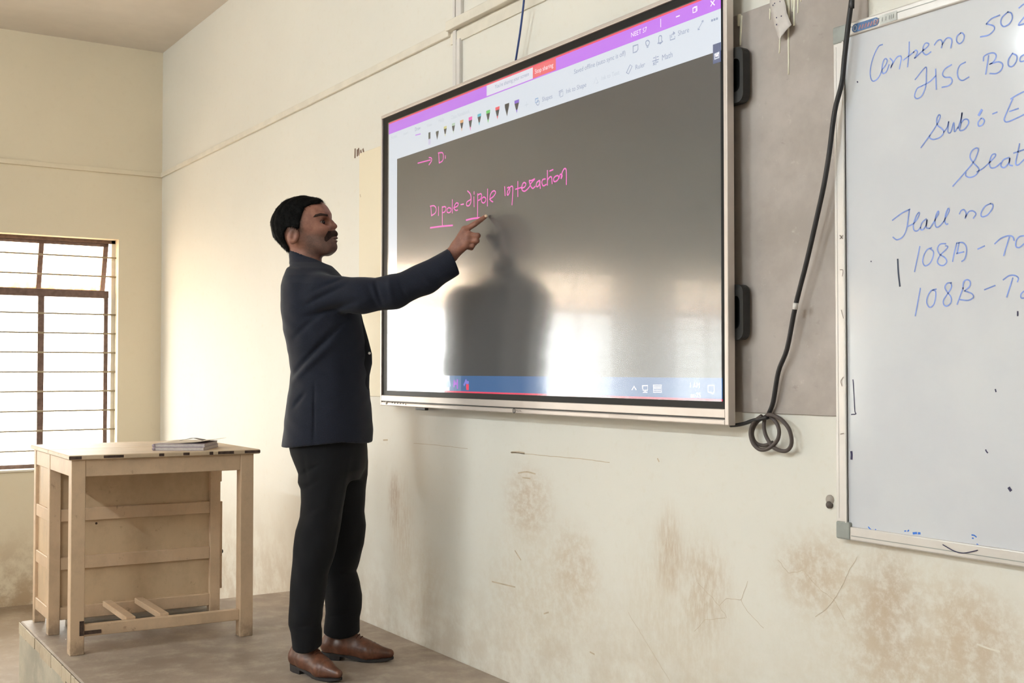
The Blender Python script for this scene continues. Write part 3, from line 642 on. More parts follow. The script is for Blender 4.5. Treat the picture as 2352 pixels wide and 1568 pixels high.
wb_strokes('marker_stroke', [q5([(1325, 945), (1302, 985)])], .0060, M_ink)
wb_strokes('marker_streak', [q6([(605, 655), (612, 780), (624, 884)])], .0040, simple('black_marker_ink', srgb(58, 66, 84), .5, .2))
wb_strokes('marker_speck', [q5([(258, 700), (264, 705)]), q6([(1634, 1103), (1633, 1136)]), q7([(1300, 605), (1304, 615), (1313, 625)]), q7([(1369, 170), (1373, 185)]), q6([(376, 672), (379, 673)])], .0032, M_ink3)
wb_strokes('marker_speck', [q7([(1468, 880), (1478, 895)]), q7([(332, 620), (334, 640), (333, 668)])], .0065, M_ink3)
wb_strokes('marker_streak', [q7([(343, 100), (350, 200), (356, 320), (364, 345), (332, 350)])], .0026, M_ink3)
wb_strokes('marker_speck', [q7([(455, 1160), (472, 1178), (490, 1186)]), q7([(507, 1178), (501, 1185)]), q7([(738, 1190), (745, 1183)]), q7([(716, 1189), (724, 1188)]), q7([(1200, 1217), (1216, 1220), (1231, 1231)]), q7([(1203, 1240), (1210, 1241)])], .0030, M_ink2)
wb_strokes('marker_streak', [q7([(778, 1205), (800, 1203)]), q7([(815, 1205), (825, 1205)]), q7([(1045, 1270), (1140, 1282), (1228, 1298), (1240, 1287)])], .0050, M_ink2)
wb_strokes('frame_scratch', [[(u-1, v) for u, v in q7([(1010, 1285), (1090, 1330), (1160, 1345), (1260, 1325)])]], .0022, M_ink3, y=-.0275)
wb_strokes('frame_scratch', [q6([(130, 480), (155, 450)]), q6([(128, 450), (152, 480)]), q6([(130, 745), (155, 750), (150, 800)]), q6([(140, 1090), (160, 1160)]), q7([(270, 490), (292, 485)]), q7([(290, 80), (272, 110), (280, 145)])], .0018, simple('grey_scratch', srgb(128, 116, 108), .7, .2), y=-.0275)
# maker's sticker and price label on the top rail
a = atY(1958, 57, -.027); b = atY(2017, 40, -.027); zc = BZ1-.018
bm = bmesh.new(); vs = []
for cx, s in ((b[0]-.008, 0), (a[0]+.008, 180)):
    for k in range(9):
        t = math.radians(s-90+180*k/8); vs.append(bm.verts.new((cx+.010*math.cos(t), -.0272, zc+.010*math.sin(t))))
bm.faces.new(vs); wlink(link('sticker', bm_mesh(bm), simple('blue_sticker', srgb(84, 116, 160), .4, .4, var=.2, scale=120)))
bm = bmesh.new()
for k in range(7):
    X = a[0]+.02+.0085*k; add_ribbon(bm, [(X, zc-.005), (X+.004, zc+.002)], .004, -.0276)
wlink(setk(link('sticker_print', bm_mesh(bm), simple('red_print', srgb(176, 130, 132), .5, .3)), kind='stuff'))
bm = bmesh.new()
for X in (a[0]+.008, b[0]-.008):
    add_ribbon(bm, [(X+.005*math.cos(t*math.pi/8), zc+.006*math.sin(t*math.pi/8)) for t in range(17)], .0012, -.0276)
wlink(setk(link('sticker_print', bm_mesh(bm), M_white), kind='stuff'))
c = atY(2060, 25, -.027)
wlink(plane_rect('price_label', b[0]+.004, zc-.011, c[0], zc+.011, -.0272, simple('label_grey', srgb(206, 206, 200), .5, .3), None))
bm = bmesh.new(); X = b[0]+.012
while X < c[0]-.008:
    add_ribbon(bm, [(X, zc-.004), (X+.0008, zc+.004)], .0022, -.0276); X += random.choice((.005, .006, .010))
wlink(setk(link('label_print', bm_mesh(bm), M_cap), kind='stuff'))

# ---------------------------------------------------------------- cables, conduit, paper on the wall
cc = [(1957.5, -30), (1955.7, 0), (1947.7, 63.8), (1940, 130), (1933.4, 191), (1917.4, 255), (1904.7, 351), (1892, 427), (1876, 500), (1853, 600), (1827, 703), (1808, 800), (1788, 853), (1776, 922), (1766, 950)]
lp = [(1905, 838)]
def px(L): return [(1320+x/4.3556, 800+y/4.3556) for x, y in L]
lo1 = px([(1940, 665), (1905, 690), (1893, 770), (1905, 850), (1940, 925), (1990, 990), (2060, 1022), (2120, 1022), (2160, 980), (2170, 910), (2150, 820), (2110, 755), (2050, 700), (1980, 668), (1930, 662)])
lo2 = px([(1870, 675), (1800, 730), (1765, 800), (1760, 870), (1785, 950), (1840, 1005), (1905, 1012), (1970, 980), (2025, 920), (2045, 850), (2035, 780), (2000, 720), (1950, 685), (1890, 690), (1830, 730), (1790, 790), (1775, 860), (1800, 930), (1850, 965), (1910, 968), (1980, 940)])
lo3 = px([(1930, 690), (1860, 705), (1780, 722), (1700, 750), (1625, 765), (1560, 770)])
P = []
for i, (u, v) in enumerate(cc):
    y = -.045 if i < 8 else -.045+.030*(i-7)/(len(cc)-8); P.append(tuple(atY(u, v, y)))
P = [(P[0][0]+.03, -.03, ZC), (P[0][0]+.015, -.04, 2.6)]+P
cab = empty('power_cable', P[0]); setk(cab, 'black power cable hanging down the wall between display and whiteboard, ending in loops', 'cable')
CO = Vector(P[0])
def clink(o): o.parent = cab; o.matrix_parent_inverse = Matrix.Translation(-CO); return o
clink(tube('hanging_run', catmull(P, 5), .0062, M_cable, None, 10))
ww = atY(1827, 703, -.045)
clink(tube('tape_wrap', [(ww[0]+.001, ww[1], ww[2]+.008), (ww[0]-.001, ww[1], ww[2]-.008)], .0068, M_white, None, 10))
for nm, LL, ys, m in (('cable_loop', lo1, (-.015, -.032), M_cable2), ('cable_loop', lo2, (-.030, -.014), M_cable2), ('plug_tail', lo3, (-.03, -.03), M_cable)):
    Q = [tuple(atY(u, v, ys[0]+(ys[1]-ys[0])*i/(len(LL)-1))) for i, (u, v) in enumerate(LL)]
    clink(tube(nm, catmull(Q, 5), .0052, m, None, 10))
P = [(.86, -.045, ZC), (.84, -.045, 2.8)]+[tuple(atY(u, v, y)) for u, v, y in ((1207, -40, -.045), (1203.5, 0, -.043), (1199, 40, -.041), (1193, 85, -.038), (1187.5, 120, -.035), (1183, 150, -.03), (1181, 175, -.03))]
o = tube('network_cable', catmull(P, 5), .0036, M_blue); setk(o, 'thin blue network cable dropping behind the top edge of the display', 'cable')
# cable casing on the wall above the display
cs = empty('wire_casing', (.31, 0, 2.2)); setk(cs, 'white plastic wire casing running up the wall above the display, with a side branch', 'casing')
def kl(o): o.parent = cs; o.matrix_parent_inverse = Matrix.Translation(-Vector((.31, 0, 2.2))); return o
kl(box('vertical_casing', (.287, -.012, 1.9), (.311, 0, 2.40), M_white, None, .002)); kl(box('vertical_casing', (.318, -.014, 1.9), (.343, 0, 2.36), M_white, None, .002))
kl(box('vertical_casing', (.286, -.012, 2.44), (.303, 0, ZC), M_white, None, .002)); kl(box('vertical_casing', (.315, -.014, 2.44), (.352, 0, ZC), M_white, None, .002))
kl(box('branch_casing', (.262, -.030, 2.402), (2.3, 0, 2.440), M_trim, None, .003))
# torn dotted paper strip
M_paper = simple('dotted_paper', srgb(206, 198, 192), .8, .2, var=.05)
pp = [[(1770, -25), (1805, -45)], [(1768, 10), (1801, -4)], [(1771, 26), (1805, 12)], [(1775, 42), (1807, 28)], [(1779, 58), (1813, 44)], [(1783, 74), (1818, 57)], [(1788, 86), (1804, 72)], [(1790, 91), (1796, 84)]]
me = bpy.data.meshes.new('paper_strip'); V = []; Fc = []
for i, (l, r) in enumerate(pp):
    for k in range(5):
        t = k/4; y = -.012-.006*math.sin(i*2.1+t*2)-.010*(i/7)-.006*t
        V.append(tuple(atY(l[0]*(1-t)+r[0]*t, l[1]*(1-t)+r[1]*t, y)))
for i in range(len(pp)-1):
    for k in range(4): Fc.append((i*5+k, i*5+k+1, i*5+k+6, i*5+k+5))
me.from_pydata(V, [], Fc); o = link('paper_strip', me, M_paper, None, True)
md = o.modifiers.new('t', 'SOLIDIFY'); md.thickness = .0006
setk(o, 'torn dotted paper strip hanging on the grey wall patch beside the display', 'paper')
bm = bmesh.new()
for u, v in ((1779, 7.5), (1775.5, 12), (1791, 4), (1792, 24), (1787.5, 36.5), (1794.5, 37), (1783.5, 40.5), (1783.5, 56.5), (1789, 74.5), (1790, 83)):
    q = atY(u, v, -.02); y = min(V, key=lambda c: (c[0]-q[0])**2+(c[2]-q[2])**2)[1]-.0012
    p = atY(u, v, y); vs = [bm.verts.new((p[0]+.0022*math.cos(k*math.pi/3), p[1], p[2]+.0022*math.sin(k*math.pi/3))) for k in range(6)]; bm.faces.new(vs)
dots = setk(link('printed_dots', bm_mesh(bm), M_ink3, o), kind='stuff')

# ---------------------------------------------------------------- teacher's desk
def wood(name, c, worn=.5):
    N = NT(name).set(.5, .4)
    a = N.noise(4, 5, .6, stretch=(1, 1, .35)); b = N.noise(35, 6, .7, stretch=(1, 1, .3)); ch = N.noise(16, 7, .75)
    col = N.mix(N.ramp(a, .3, .7), tuple(x*.88 for x in c[:3])+(1,), c)
    col = N.mix(N.math('MULTIPLY', N.ramp(b, .5, .75), .3), col, tuple(x*.72 for x in c[:3])+(1,))
    col = N.mix(N.math('MULTIPLY', N.ramp(ch, .61, .70), worn), col, srgb(96, 66, 48))
    dz = N.n('ShaderNodeSeparateXYZ'); N.l(N.pos(), dz.inputs[0])
    col = N.mix(N.math('MULTIPLY', N.ramp(N.noise(9, 6, .7), .42, .66), .34), col, tuple(x*.62 for x in c[:3])+(1,))
    col = N.mix(N.math('MULTIPLY', N.math('MULTIPLY', N.ramp(dz.outputs[2], .10, .0), N.ramp(N.noise(22, 5, .7), .3, .6)), .6), col, srgb(96, 78, 62))
    N.base(col); N.bump(b, .12, .002); return N.m
M_desk = wood('cream_painted_wood', srgb(212, 182, 150)); M_panel = wood('cream_painted_panel', srgb(206, 178, 144), .3)
M_top = wood('worn_desk_top', srgb(208, 184, 154), .4); M_dark = simple('bare_dark_wood', srgb(78, 62, 54), .8, .2, var=.3, scale=60)
desk = empty('teacher_desk', (-.546, -1.218, 0), math.radians(-4.05))
setk(desk, 'worn cream-painted wooden teacher\'s desk with a panelled cupboard under its far side', 'desk')
D = lambda name, lo, hi, mat=None, parent=desk, bev=.002: box(name, lo, hi, mat or M_desk, parent, bev, 1)
W_ = .712; ZT_ = .768
D('leg', (-.05, 0, 0), (0, .052, .75)); D('leg', (-.05, .658, 0), (0, W_, .75))
for y in (0, .665): D('leg', (-.445, y, 0), (-.405, y+.045, .75)); D('leg', (-.738, y, 0), (-.698, y+.045, .75))
D('apron', (-.03, .052, .684), (-.003, .658, .75))
for y in (.002, .683): D('apron', (-.405, y, .684), (-.05, y+.027, .75))
D('stretcher', (-.036, .052, .068), (-.006, .658, .112))
for y in (.215, .345): D('foot_rail', (-.41, y, .098), (-.03, y+.036, .122))
D('bracket', (.0, .034, .074), (.002, .050, .130), M_dark, bev=0); D('bracket', (-.0055, .052, .076), (-.003, .115, .090), M_dark, bev=0)
D('desk_plank', (-.3785, -.012, ZT_-.018), (.012, .735, ZT_), M_top, bev=.003); D('desk_plank', (-.758, -.012, ZT_-.018), (-.381, .735, ZT_), M_top, bev=.003)
for y0, y1 in ((-.012, .034), (.115, .19), (.325, .345), (.42, .445), (.525, .54), (.56, .625), (.67, .735)):
    D('paint_chip', (.0105, y0, ZT_-.0165+random.uniform(0, .003)), (.0125, y1, ZT_-.003), M_dark, bev=0)
# cupboard carcass
rails = ((.058, .110), (.264, .316), (.464, .516), (.684, .75))
for z0, z1 in rails:
    D('rail', (-.437, .045, z0), (-.409, .665, z1)); D('rail', (-.698, .003, z0), (-.445, .028, z1)); D('rail', (-.698, .684, z0), (-.445, .709, z1)); D('rail', (-.736, .045, max(z0, .102)), (-.710, .665, max(z1, .135)))
for (a, b) in ((.110, .264), (.316, .464), (.516, .684)):
    D('panel', (-.432, .040, a-.01), (-.424, .670, b+.01), M_panel, bev=0); D('panel', (-.703, .013, a-.01), (-.44, .021, b+.01), M_panel, bev=0); D('panel', (-.726, .04, a-.01), (-.720, .67, b+.01), M_panel, bev=0)
D('panel', (-.728, .02, .104), (-.42, .69, .114), M_panel, bev=0)
door = D('cupboard_door', (-.722, .709, .127), (-.42, .724, .512))
D('door_edge', (-.728, .709, .600), (-.415, .719, .662))
D('knob', (-.55, .724, .335), (-.53, .734, .375), M_desk, door)
bm = bmesh.new(); add_tube(bm, [(-.45, .728+.008*math.sin(a*math.pi/8), .285+.009*math.cos(a*math.pi/8)) for a in range(17)], .0025, 8)
link('latch_ring', bm_mesh(bm), M_black, door, True)
bm = bmesh.new(); add_tube(bm, [(-.426, .19, .5-.052), (-.4235, .19, .5-.052)], .005, 10); link('nail_hole', bm_mesh(bm), M_dark, desk)
o = tube('pipe', [tuple(atZ(u, v, .0195)) for u, v in ((150, 1425.5), (190, 1421.5), (285, 1412.5), (486, 1393.5))], .019, M_pvc, None, 14)
setk(o, 'white plastic pipe lying on the platform under the desk', 'pipe')
# the old frame has racked a little out of square
done = set()
for c in list(desk.children)+list(door.children):
    if c.data.name in done: continue
    done.add(c.data.name)
    for v in c.data.vertices: v.co.y += .0707*v.co.x
# notebooks and loose sheets on the desk
FH = np.array([FWD[0], FWD[1]])/math.hypot(FWD[0], FWD[1])
def lat_d(lat, dep): q = CAM[:2]+RGT[:2]*lat+FH*dep; return (q[0], q[1])
M_pages = simple('notebook_pages', srgb(206, 196, 190), .8, .2, var=.08, scale=90); M_cover = simple('notebook_cover', srgb(176, 160, 168), .5, .3); M_sheet = simple('loose_paper', srgb(214, 200, 182), .8, .2, var=.06)
ANG = math.atan2(RGT[1], RGT[0])
def notebook(lat, dep, z, w, d, h, rot, label):
    x, y = lat_d(lat, dep); t = empty('notebook', (x, y, z), ANG+rot); setk(t, label, 'notebook', 'papers on the desk')
    box('pages', (-w/2+.002, -d/2+.002, .0012), (w/2-.002, d/2-.002, h-.0012), M_pages, t, .001, 1)
    box('cover', (-w/2, -d/2, 0), (w/2, d/2, .0012), M_cover, t); box('cover', (-w/2, -d/2, h-.0012), (w/2, d/2, h), M_cover, t)
    tube('spine', [(-w/2, -d/2, h/2), (-w/2, d/2, h/2)], h/2, M_cover, t, 12)
notebook(-1.36, 4.775, ZT_, .205, .235, .014, 0, 'lower notebook of the pair stacked on the desk')
notebook(-1.364, 4.782, ZT_+.014, .208, .235, .013, math.radians(2), 'upper notebook of the pair stacked on the desk')
def sheet(name, lat, dep, z, w, d, f, mat, rot, label):
    me = bpy.data.meshes.new(name); n = 12; V = []; F = []
    for i in range(n+1):
        for j in range(n+1):
            X = (i/n-.5)*w; Y = (j/n-.5)*d; V.append((X, Y, f(i/n, j/n)))
    for i in range(n):
        for j in range(n): a = i*(n+1)+j; F.append((a, a+n+1, a+n+2, a+1))
    me.from_pydata(V, [], F); o = link(name, me, mat, None, True); x, y = lat_d(lat, dep); o.location = (x, y, z); o.rotation_euler = (0, 0, ANG+rot)
    m = o.modifiers.new('t', 'SOLIDIFY'); m.thickness = .0008; m.offset = 1
    setk(o, label, 'paper', 'papers on the desk')
zt = ZT_+.0272
sheet('loose_sheet', -1.34, 4.80, zt, .20, .22, lambda s, t: .0006+.011*s**4+.004*(1-s)**3*abs(math.sin(t*3)), M_sheet, math.radians(-8), 'curling loose sheet lying on top of the two stacked notebooks')
sheet('folded_card', -1.315, 4.70, zt+.0125, .095, .06, lambda s, t: .0005+.011*max(0, 1-abs(s-.55)*2.2)*(1-t*.3), simple('grey_card', srgb(120, 112, 108), .7, .2), 0, 'small dark folded card peaked like a tent on the notebooks')

# ---------------------------------------------------------------- the teacher
PD = 4.25; PA = -.684                                   # standing place: distance along the view, offset to its left
PO = CAM[:2]+RGT[:2]*PA+FH*PD
man = empty('person', (PO[0], PO[1], 0), ANG)            # local x: the way he faces, local -y: towards the room, z up
setk(man, 'man in a navy blazer and black trousers standing and pointing at the display', 'person')
def L(u, v, b=0.0):
    """point of the figure (local x, b towards the room, z)"""
    d = ray(u, v); t = (PD-b)/(d[0]*FH[0]+d[1]*FH[1]); q = CAM+t*d
    return np.array([(q[0]-PO[0])*RGT[0]+(q[1]-PO[1])*RGT[1], b, q[2]])
def length(v): return np.sqrt((v*v).sum(-1))
def smin(a, b, k):
    if k <= 0: return np.minimum(a, b)
    h = np.clip(.5+.5*(b-a)/k, 0, 1); return b*(1-h)+a*h-k*h*(1-h)
def smax(a, b, k): return -smin(-a, -b, k)
class Solid:
    """smooth union of simple volumes, meshed with surface nets"""
    def __init__(s): s.P = []
    def add(s, f, lo, hi, k=.01, op='u'): s.P.append((f, np.array(lo, float), np.array(hi, float), k, op)); return s
    def ell(s, c, r, k=.01, op='u', rot=None):
        c = np.array(c, float); r = np.array(r, float); m = r.max()
        def f(p):
            q = p-c
            if rot is not None: q = q@rot
            k0 = length(q/r); k1 = length(q/(r*r)); return k0*(k0-1)/np.maximum(k1, 1e-6)
        return s.add(f, c-m, c+m, k, op)
    def cone(s, a, b, ra, rb, k=.01, op='u', flat=None):
        a = np.array(a, float); b = np.array(b, float); ab = b-a; L2 = ab@ab
        def f(p):
            t = np.clip(((p-a)@ab)/L2, 0, 1); return length(p-a-t[..., None]*ab)-(ra+(rb-ra)*t)
        r = max(ra, rb); return s.add(f, np.minimum(a, b)-r, np.maximum(a, b)+r, k, op)
    def chain(s, pts, rad, k=.01):
        for i in range(len(pts)-1): s.cone(pts[i], pts[i+1], rad[i], rad[i+1], k)
        return s
    def loft(s, tab, k=.01, ex=2.0, op='u'):
        """stack of ellipses: rows (z, centre x, centre b, half x, half b), z ascending"""
        T = np.array(sorted(tab), float); z0, z1 = T[0, 0], T[-1, 0]
        def f(p):
            z = np.clip(p[..., 2], z0, z1)
            cx, cb, rx, rb = (np.interp(z, T[:, 0], T[:, j]) for j in (1, 2, 3, 4))
            e = (np.abs((p[..., 0]-cx)/rx)**ex+np.abs((p[..., 1]-cb)/rb)**ex)**(1/ex)
            d = (e-1)*np.minimum(rx, rb)
            return np.maximum(d, np.maximum(z0-p[..., 2], p[..., 2]-z1))
        R = T[:, 3:5].max(0); lo = np.array([(T[:, 1]-T[:, 3]).min(), (T[:, 2]-T[:, 4]).min(), z0]); hi = np.array([(T[:, 1]+T[:, 3]).max(), (T[:, 2]+T[:, 4]).max(), z1])
        return s.add(f, lo, hi, k, op)
    def cut(s, pt, nrm, k=.0):
        """keep the side the normal points away from"""
        pt = np.array(pt, float); n = np.array(nrm, float); n = n/np.linalg.norm(n)
        return s.add(lambda p: (p-pt)@n, (-9,)*3, (9,)*3, k, 'i')
    def disp(s, f): return s.add(f, (-9,)*3, (9,)*3, 0, 'd')
    def ev(s, p, lo=None, hi=None):
        d = np.full(p.shape[:-1], 1.0)
        for f, a, b, k, op in s.P:
            if lo is not None and op in 'us' and (np.any(a-.05-k > hi) or np.any(b+.05+k < lo)): continue
            if op == 'u': d = smin(d, f(p), k)
            elif op == 's': d = smax(d, -f(p), k)
            elif op == 'i': d = smax(d, f(p), k)
            else: d = d+f(p)
        return d
    def mesh(s, name, h, lo, hi, n=8):
        lo = np.array(lo, float); hi = np.array(hi, float); B = n*h
        nb = np.ceil((hi-lo)/B).astype(int)
        I = np.stack(np.meshgrid(*[np.arange(x) for x in nb], indexing='ij'), -1).reshape(-1, 3)
        sup = 8; key = (I//sup); uk, inv = np.unique(key, axis=0, return_inverse=True); inv = inv.ravel()
        off = np.stack(np.meshgrid(*[np.arange(n+1)]*3, indexing='ij'), -1)
        cells = []; vals = []
        for g in range(len(uk)):
            J = I[inv == g]; l0 = lo+J.min(0)*B; l1 = lo+(J.max(0)+1)*B
            dc = s.ev(lo+(J+.5)*B, l0, l1)
            J = J[np.abs(dc) < B*1.25]
            if not len(J): continue
            for c in range(0, len(J), 256):
                K = J[c:c+256]; ix = (K*n)[:, None, None, None, :]+off[None]
                v = s.ev(lo+ix*h, l0, l1)
                sg = v < 0
                m = np.zeros((len(K), n, n, n), np.int8)
                for a in (0, 1):
                    for b in (0, 1):
                        for e in (0, 1): m += sg[:, a:n+a, b:n+b, e:n+e]
                w = np.argwhere((m > 0) & (m < 8))
                if not len(w): continue
                cells.append((K[w[:, 0]]*n+w[:, 1:]))
                cv = np.empty((len(w), 8))
                for q in range(8):
                    a, b, e = q >> 2 & 1, q >> 1 & 1, q & 1
                    cv[:, q] = v[w[:, 0], w[:, 1]+a, w[:, 2]+b, w[:, 3]+e]
                vals.append(cv)
        C = np.concatenate(cells); V = np.concatenate(vals)
        sh = np.array([1 << 42, 1 << 21, 1], np.int64); keys = (C.astype(np.int64)+1)@sh
        o = np.argsort(keys); C, V, keys = C[o], V[o], keys[o]
        cor = np.array([[q >> 2 & 1, q >> 1 & 1, q & 1] for q in range(8)], float)
        acc = np.zeros((len(C), 3)); cnt = np.zeros(len(C))
        for a in range(8):
            for b in range(a+1, 8):
                if abs(cor[a]-cor[b]).sum() != 1: continue
                m = (V[:, a] < 0) != (V[:, b] < 0); t = np.where(m, V[:, a]/np.where(m, V[:, a]-V[:, b], 1), 0)
                acc += np.where(m[:, None], cor[a]+t[:, None]*(cor[b]-cor[a]), 0); cnt += m
        P = lo+(C+acc/cnt[:, None])*h
        F = []
        def find(k):
            i = np.searchsorted(keys, k); i = np.minimum(i, len(keys)-1); return np.where(keys[i] == k, i, -1)
        for ax, q in ((0, 4), (1, 2), (2, 1)):
            m = np.nonzero((V[:, 0] < 0) != (V[:, q] < 0))[0]
            d1 = sh[(ax+1) % 3]; d2 = sh[(ax+2) % 3]; k0 = keys[m]
            Q = np.stack([m, find(k0-d1), find(k0-d1-d2), find(k0-d2)], 1)
            ok = (Q >= 0).all(1); Q = Q[ok]; flip = V[m[ok], 0] < 0
            Q[~flip] = Q[~flip][:, ::-1]; F.append(Q)
        F = np.concatenate(F)
        me = bpy.data.meshes.new(name); P = P*np.array([1, -1, 1.0])       # b towards the room is local -y
        me.vertices.add(len(P)); me.vertices.foreach_set('co', P.ravel())
        me.loops.add(F.size); me.loops.foreach_set('vertex_index', F[:, ::-1].ravel().astype(np.int32))
        me.polygons.add(len(F)); me.polygons.foreach_set('loop_start', np.arange(0, F.size, 4, dtype=np.int32))
        me.update(calc_edges=True); me.polygons.foreach_set('use_smooth', [True]*len(F)); return me
def seg_d(p, A, B):
    """distance in the figure's side view (x, z) to a segment"""
    q = p[..., [0, 2]]; a = np.array([A[0], A[2]]); b = np.array([B[0], B[2]]); ab = b-a
    t = np.clip(((q-a)@ab)/(ab@ab), 0, 1); return length(q-a-t[..., None]*ab), t
def poly_region(pix, b0=0.0):
    """signed distance to a side-view outline, drawn through the head"""
    P = np.array([L(u, v, b0)[[0, 2]] for u, v in pix])
    def f(p):
        q = p[..., [0, 2]]; d = np.full(q.shape[:-1], 9.0); ins = np.zeros(q.shape[:-1], bool)
        for i in range(len(P)):
            a, b = P[i], P[(i+1) % len(P)]; e = b-a; w = q-a; t = np.clip((w@e)/(e@e), 0, 1)
            d = np.minimum(d, length(w-t[..., None]*e))
            c = ((a[1] > q[..., 1]) != (b[1] > q[..., 1])) & (q[..., 0] < (b[0]-a[0])*(q[..., 1]-a[1])/(b[1]-a[1]+1e-12)+a[0]); ins ^= c
        return np.where(ins, -d, d)
    return f

# --- head
def build_head(S):
    S.ell((-.100, 0, 1.640), (.110, .076, .100), .01)
    S.ell((-.045, 0, 1.660), (.046, .060, .062), .03)
    S.ell((-.040, 0, 1.605), (.048, .056, .062), .03)
    S.ell((-.035, 0, 1.566), (.050, .050, .036), .025)
    S.ell((.005, 0, 1.5555), (.0255, .026, .0235), .022)
    for s in (-1, 1):
        S.cone((-.098, s*.050, 1.578), (-.01, s*.024, 1.547), .020, .020, .022)
        S.ell((-.020, s*.044, 1.618), (.022, .018, .018), .022)
    S.cone((-.095, 0, 1.565), (-.078, 0, 1.43), .056, .062, .022)
    S.ell((-.014, 0, 1.675), (.0155, .050, .009), .014)                       # brow ridge
    S.ell((.0185, 0, 1.666), (.013, .03, .010), .010, 's')                    # hollow above the nose
    for s in (-1, 1): S.ell((-.005, s*.038, 1.645), (.020, .019, .0135), .014, 's')
    for s in (-1, 1): S.ell((-.028, s*.036, 1.6430), (.0155, .016, .0125), .005)   # lids
    for s in (-1, 1): S.ell((-.011, s*.051, 1.6430), (.018, .014, .0048), .003, 's')  # open eyes
    S.cone((-.004, 0, 1.660), (.0150, 0, 1.638), .0062, .0105, .009)
    S.ell((.0190, 0, 1.6335), (.0115, .0108, .0092), .006)
    for s in (-1, 1): S.ell((.0075, s*.0125, 1.629), (.0095, .0068, .0075), .006)
    S.ell((.012, 0, 1.606), (.0200, .026, .015), .010)
    S.ell((.0185, 0, 1.5895), (.0145, .021, .0065), .005)
    S.ell((.0165, 0, 1.5785), (.0150, .020, .0070), .005)
    S.ell((.037, 0, 1.5842), (.014, .026, .0016), .003, 's')
    for s in (-1, 1):
        R = np.array([[math.cos(.25), 0, math.sin(.25)], [0, 1, 0], [-math.sin(.25), 0, math.cos(.25)]])
        S.ell((-.119, s*.079, 1.588), (.0215, .0105, .0310), .006, rot=R)
        S.ell((-.115, s*.0905, 1.591), (.0105, .0065, .019), .004, 's', rot=R)
        S.ell((-.107, s*.081, 1.585), (.006, .006, .008), .004)
# --- arm joints
SH = L(738, 672, .165); EL = L(902, 671, .200); WR = L(1036, 586, .217)
SHl = np.array([SH[0]-.01, -.185, SH[2]+.005]); ELl = np.array([SH[0]-.035, -.215, 1.115]); WRl = np.array([SH[0]+.015, -.205, .865])
def build_hand(S):
    H = lambda u, v, b: L(u, v, b-.128)
    I = [H(1068, 528, .352), H(1091, 514, .362), H(1104.5, 504.5, .358), H(1115, 497, .352)]
    Mf = [H(1077, 540, .362), H(1097.5, 541, .374), H(1093, 548, .347), H(1079, 546, .334)]
    R_ = [H(1076, 553, .363), H(1095.5, 552.5, .373), H(1090, 559, .347), H(1076, 557, .336)]
    Pk = [H(1070, 563.5, .358), H(1086, 564, .364), H(1083, 570, .345), H(1071, 568, .338)]
    for F_, r in ((I, (.0108, .0098, .0086, .0072)), (Mf, (.0108, .0100, .0088, .0078)), (R_, (.0104, .0096, .0085, .0076)), (Pk, (.0094, .0085, .0075, .0068))):
        S.chain(F_, r, .0016)
    S.cone(EL, WR, .040, .0255, .02)
    for F_, r0, r1 in ((I, .0205, .0145), (Mf, .0205, .0145), (R_, .0205, .014), (Pk, .020, .0125)): S.cone(WR, F_[0], r0, r1, .008)
    S.cone(H(1048, 566, .344), H(1070, 553, .346), .019, .017, .010)
    T = [H(1045, 566, .330), H(1064, 548, .322), H(1080, 543, .322), H(1092, 541, .326)]
    S.chain(T, (.016, .0125, .0102, .0085), .006)
    for c in (I[0], Mf[0], R_[0], Pk[0]): S.ell(c+np.array([-.002, .004, .001]), (.0105, .0105, .0105), .006)
def build_left_hand(S):
    W = WRl
    S.cone(ELl, W, .040, .026, .02)
    S.cone(W, W+np.array([.012, .012, -.075]), .025, .022, .012); S.cone(W, W+np.array([-.020, .012, -.072]), .022, .020, .012); S.cone(W, W+np.array([.040, .010, -.065]), .020, .018, .012)
    for i, (dx, ln) in enumerate(((-.028, .062), (-.006, .074), (.018, .078), (.040, .068))):
        a = W+np.array([dx, .012, -.085]); b = a+np.array([.004, .016, -ln*.5]); c = b+np.array([.004, .022, -ln*.38]); S.chain([a, b, c], (.0098, .0088, .0074), .003)
    a = W+np.array([.045, .012, -.035]); S.chain([a, a+np.array([.022, .014, -.034]), a+np.array([.028, .022, -.062])], (.014, .0105, .0085), .006)
body = Solid(); build_head(body)
body.loft([(1.05, -.03, 0, .10, .14), (1.20, -.03, 0, .105, .16), (1.34, -.045, 0, .10, .165), (1.42, -.065, 0, .075, .13), (1.47, -.072, 0, .060, .066)], .03)
body.chain([SH+np.array([.01, -.01, -.006]), EL], (.044, .040), .02); build_hand(body); body.chain([SHl, ELl], (.055, .043), .03); build_left_hand(body)
Nk = NT('skin').set(.5, .4)
sk = Nk.mix(Nk.ramp(Nk.noise(30, 5), .3, .7), srgb(134, 90, 74), srgb(162, 112, 93))
sx = Nk.n('ShaderNodeSeparateXYZ'); Nk.l(Nk.pos(), sx.inputs[0])
jaw = Nk.math('MULTIPLY', Nk.math('MULTIPLY', Nk.ramp(sx.outputs[2], 1.612, 1.585), Nk.ramp(sx.outputs[2], 1.50, 1.53)), Nk.math('MULTIPLY', Nk.ramp(sx.outputs[0], -.105, -.06), Nk.ramp(sx.outputs[0], .2, .1)))
sk = Nk.mix(Nk.math('MULTIPLY', jaw, Nk.ramp(Nk.noise(260, 3, .7), .25, .7, .35, .75)), sk, srgb(82, 72, 68))
side = Nk.math('MULTIPLY', Nk.math('MULTIPLY', Nk.ramp(sx.outputs[0], -.075, -.095), Nk.ramp(sx.outputs[2], 1.585, 1.61)), Nk.ramp(sx.outputs[2], 1.75, 1.70))
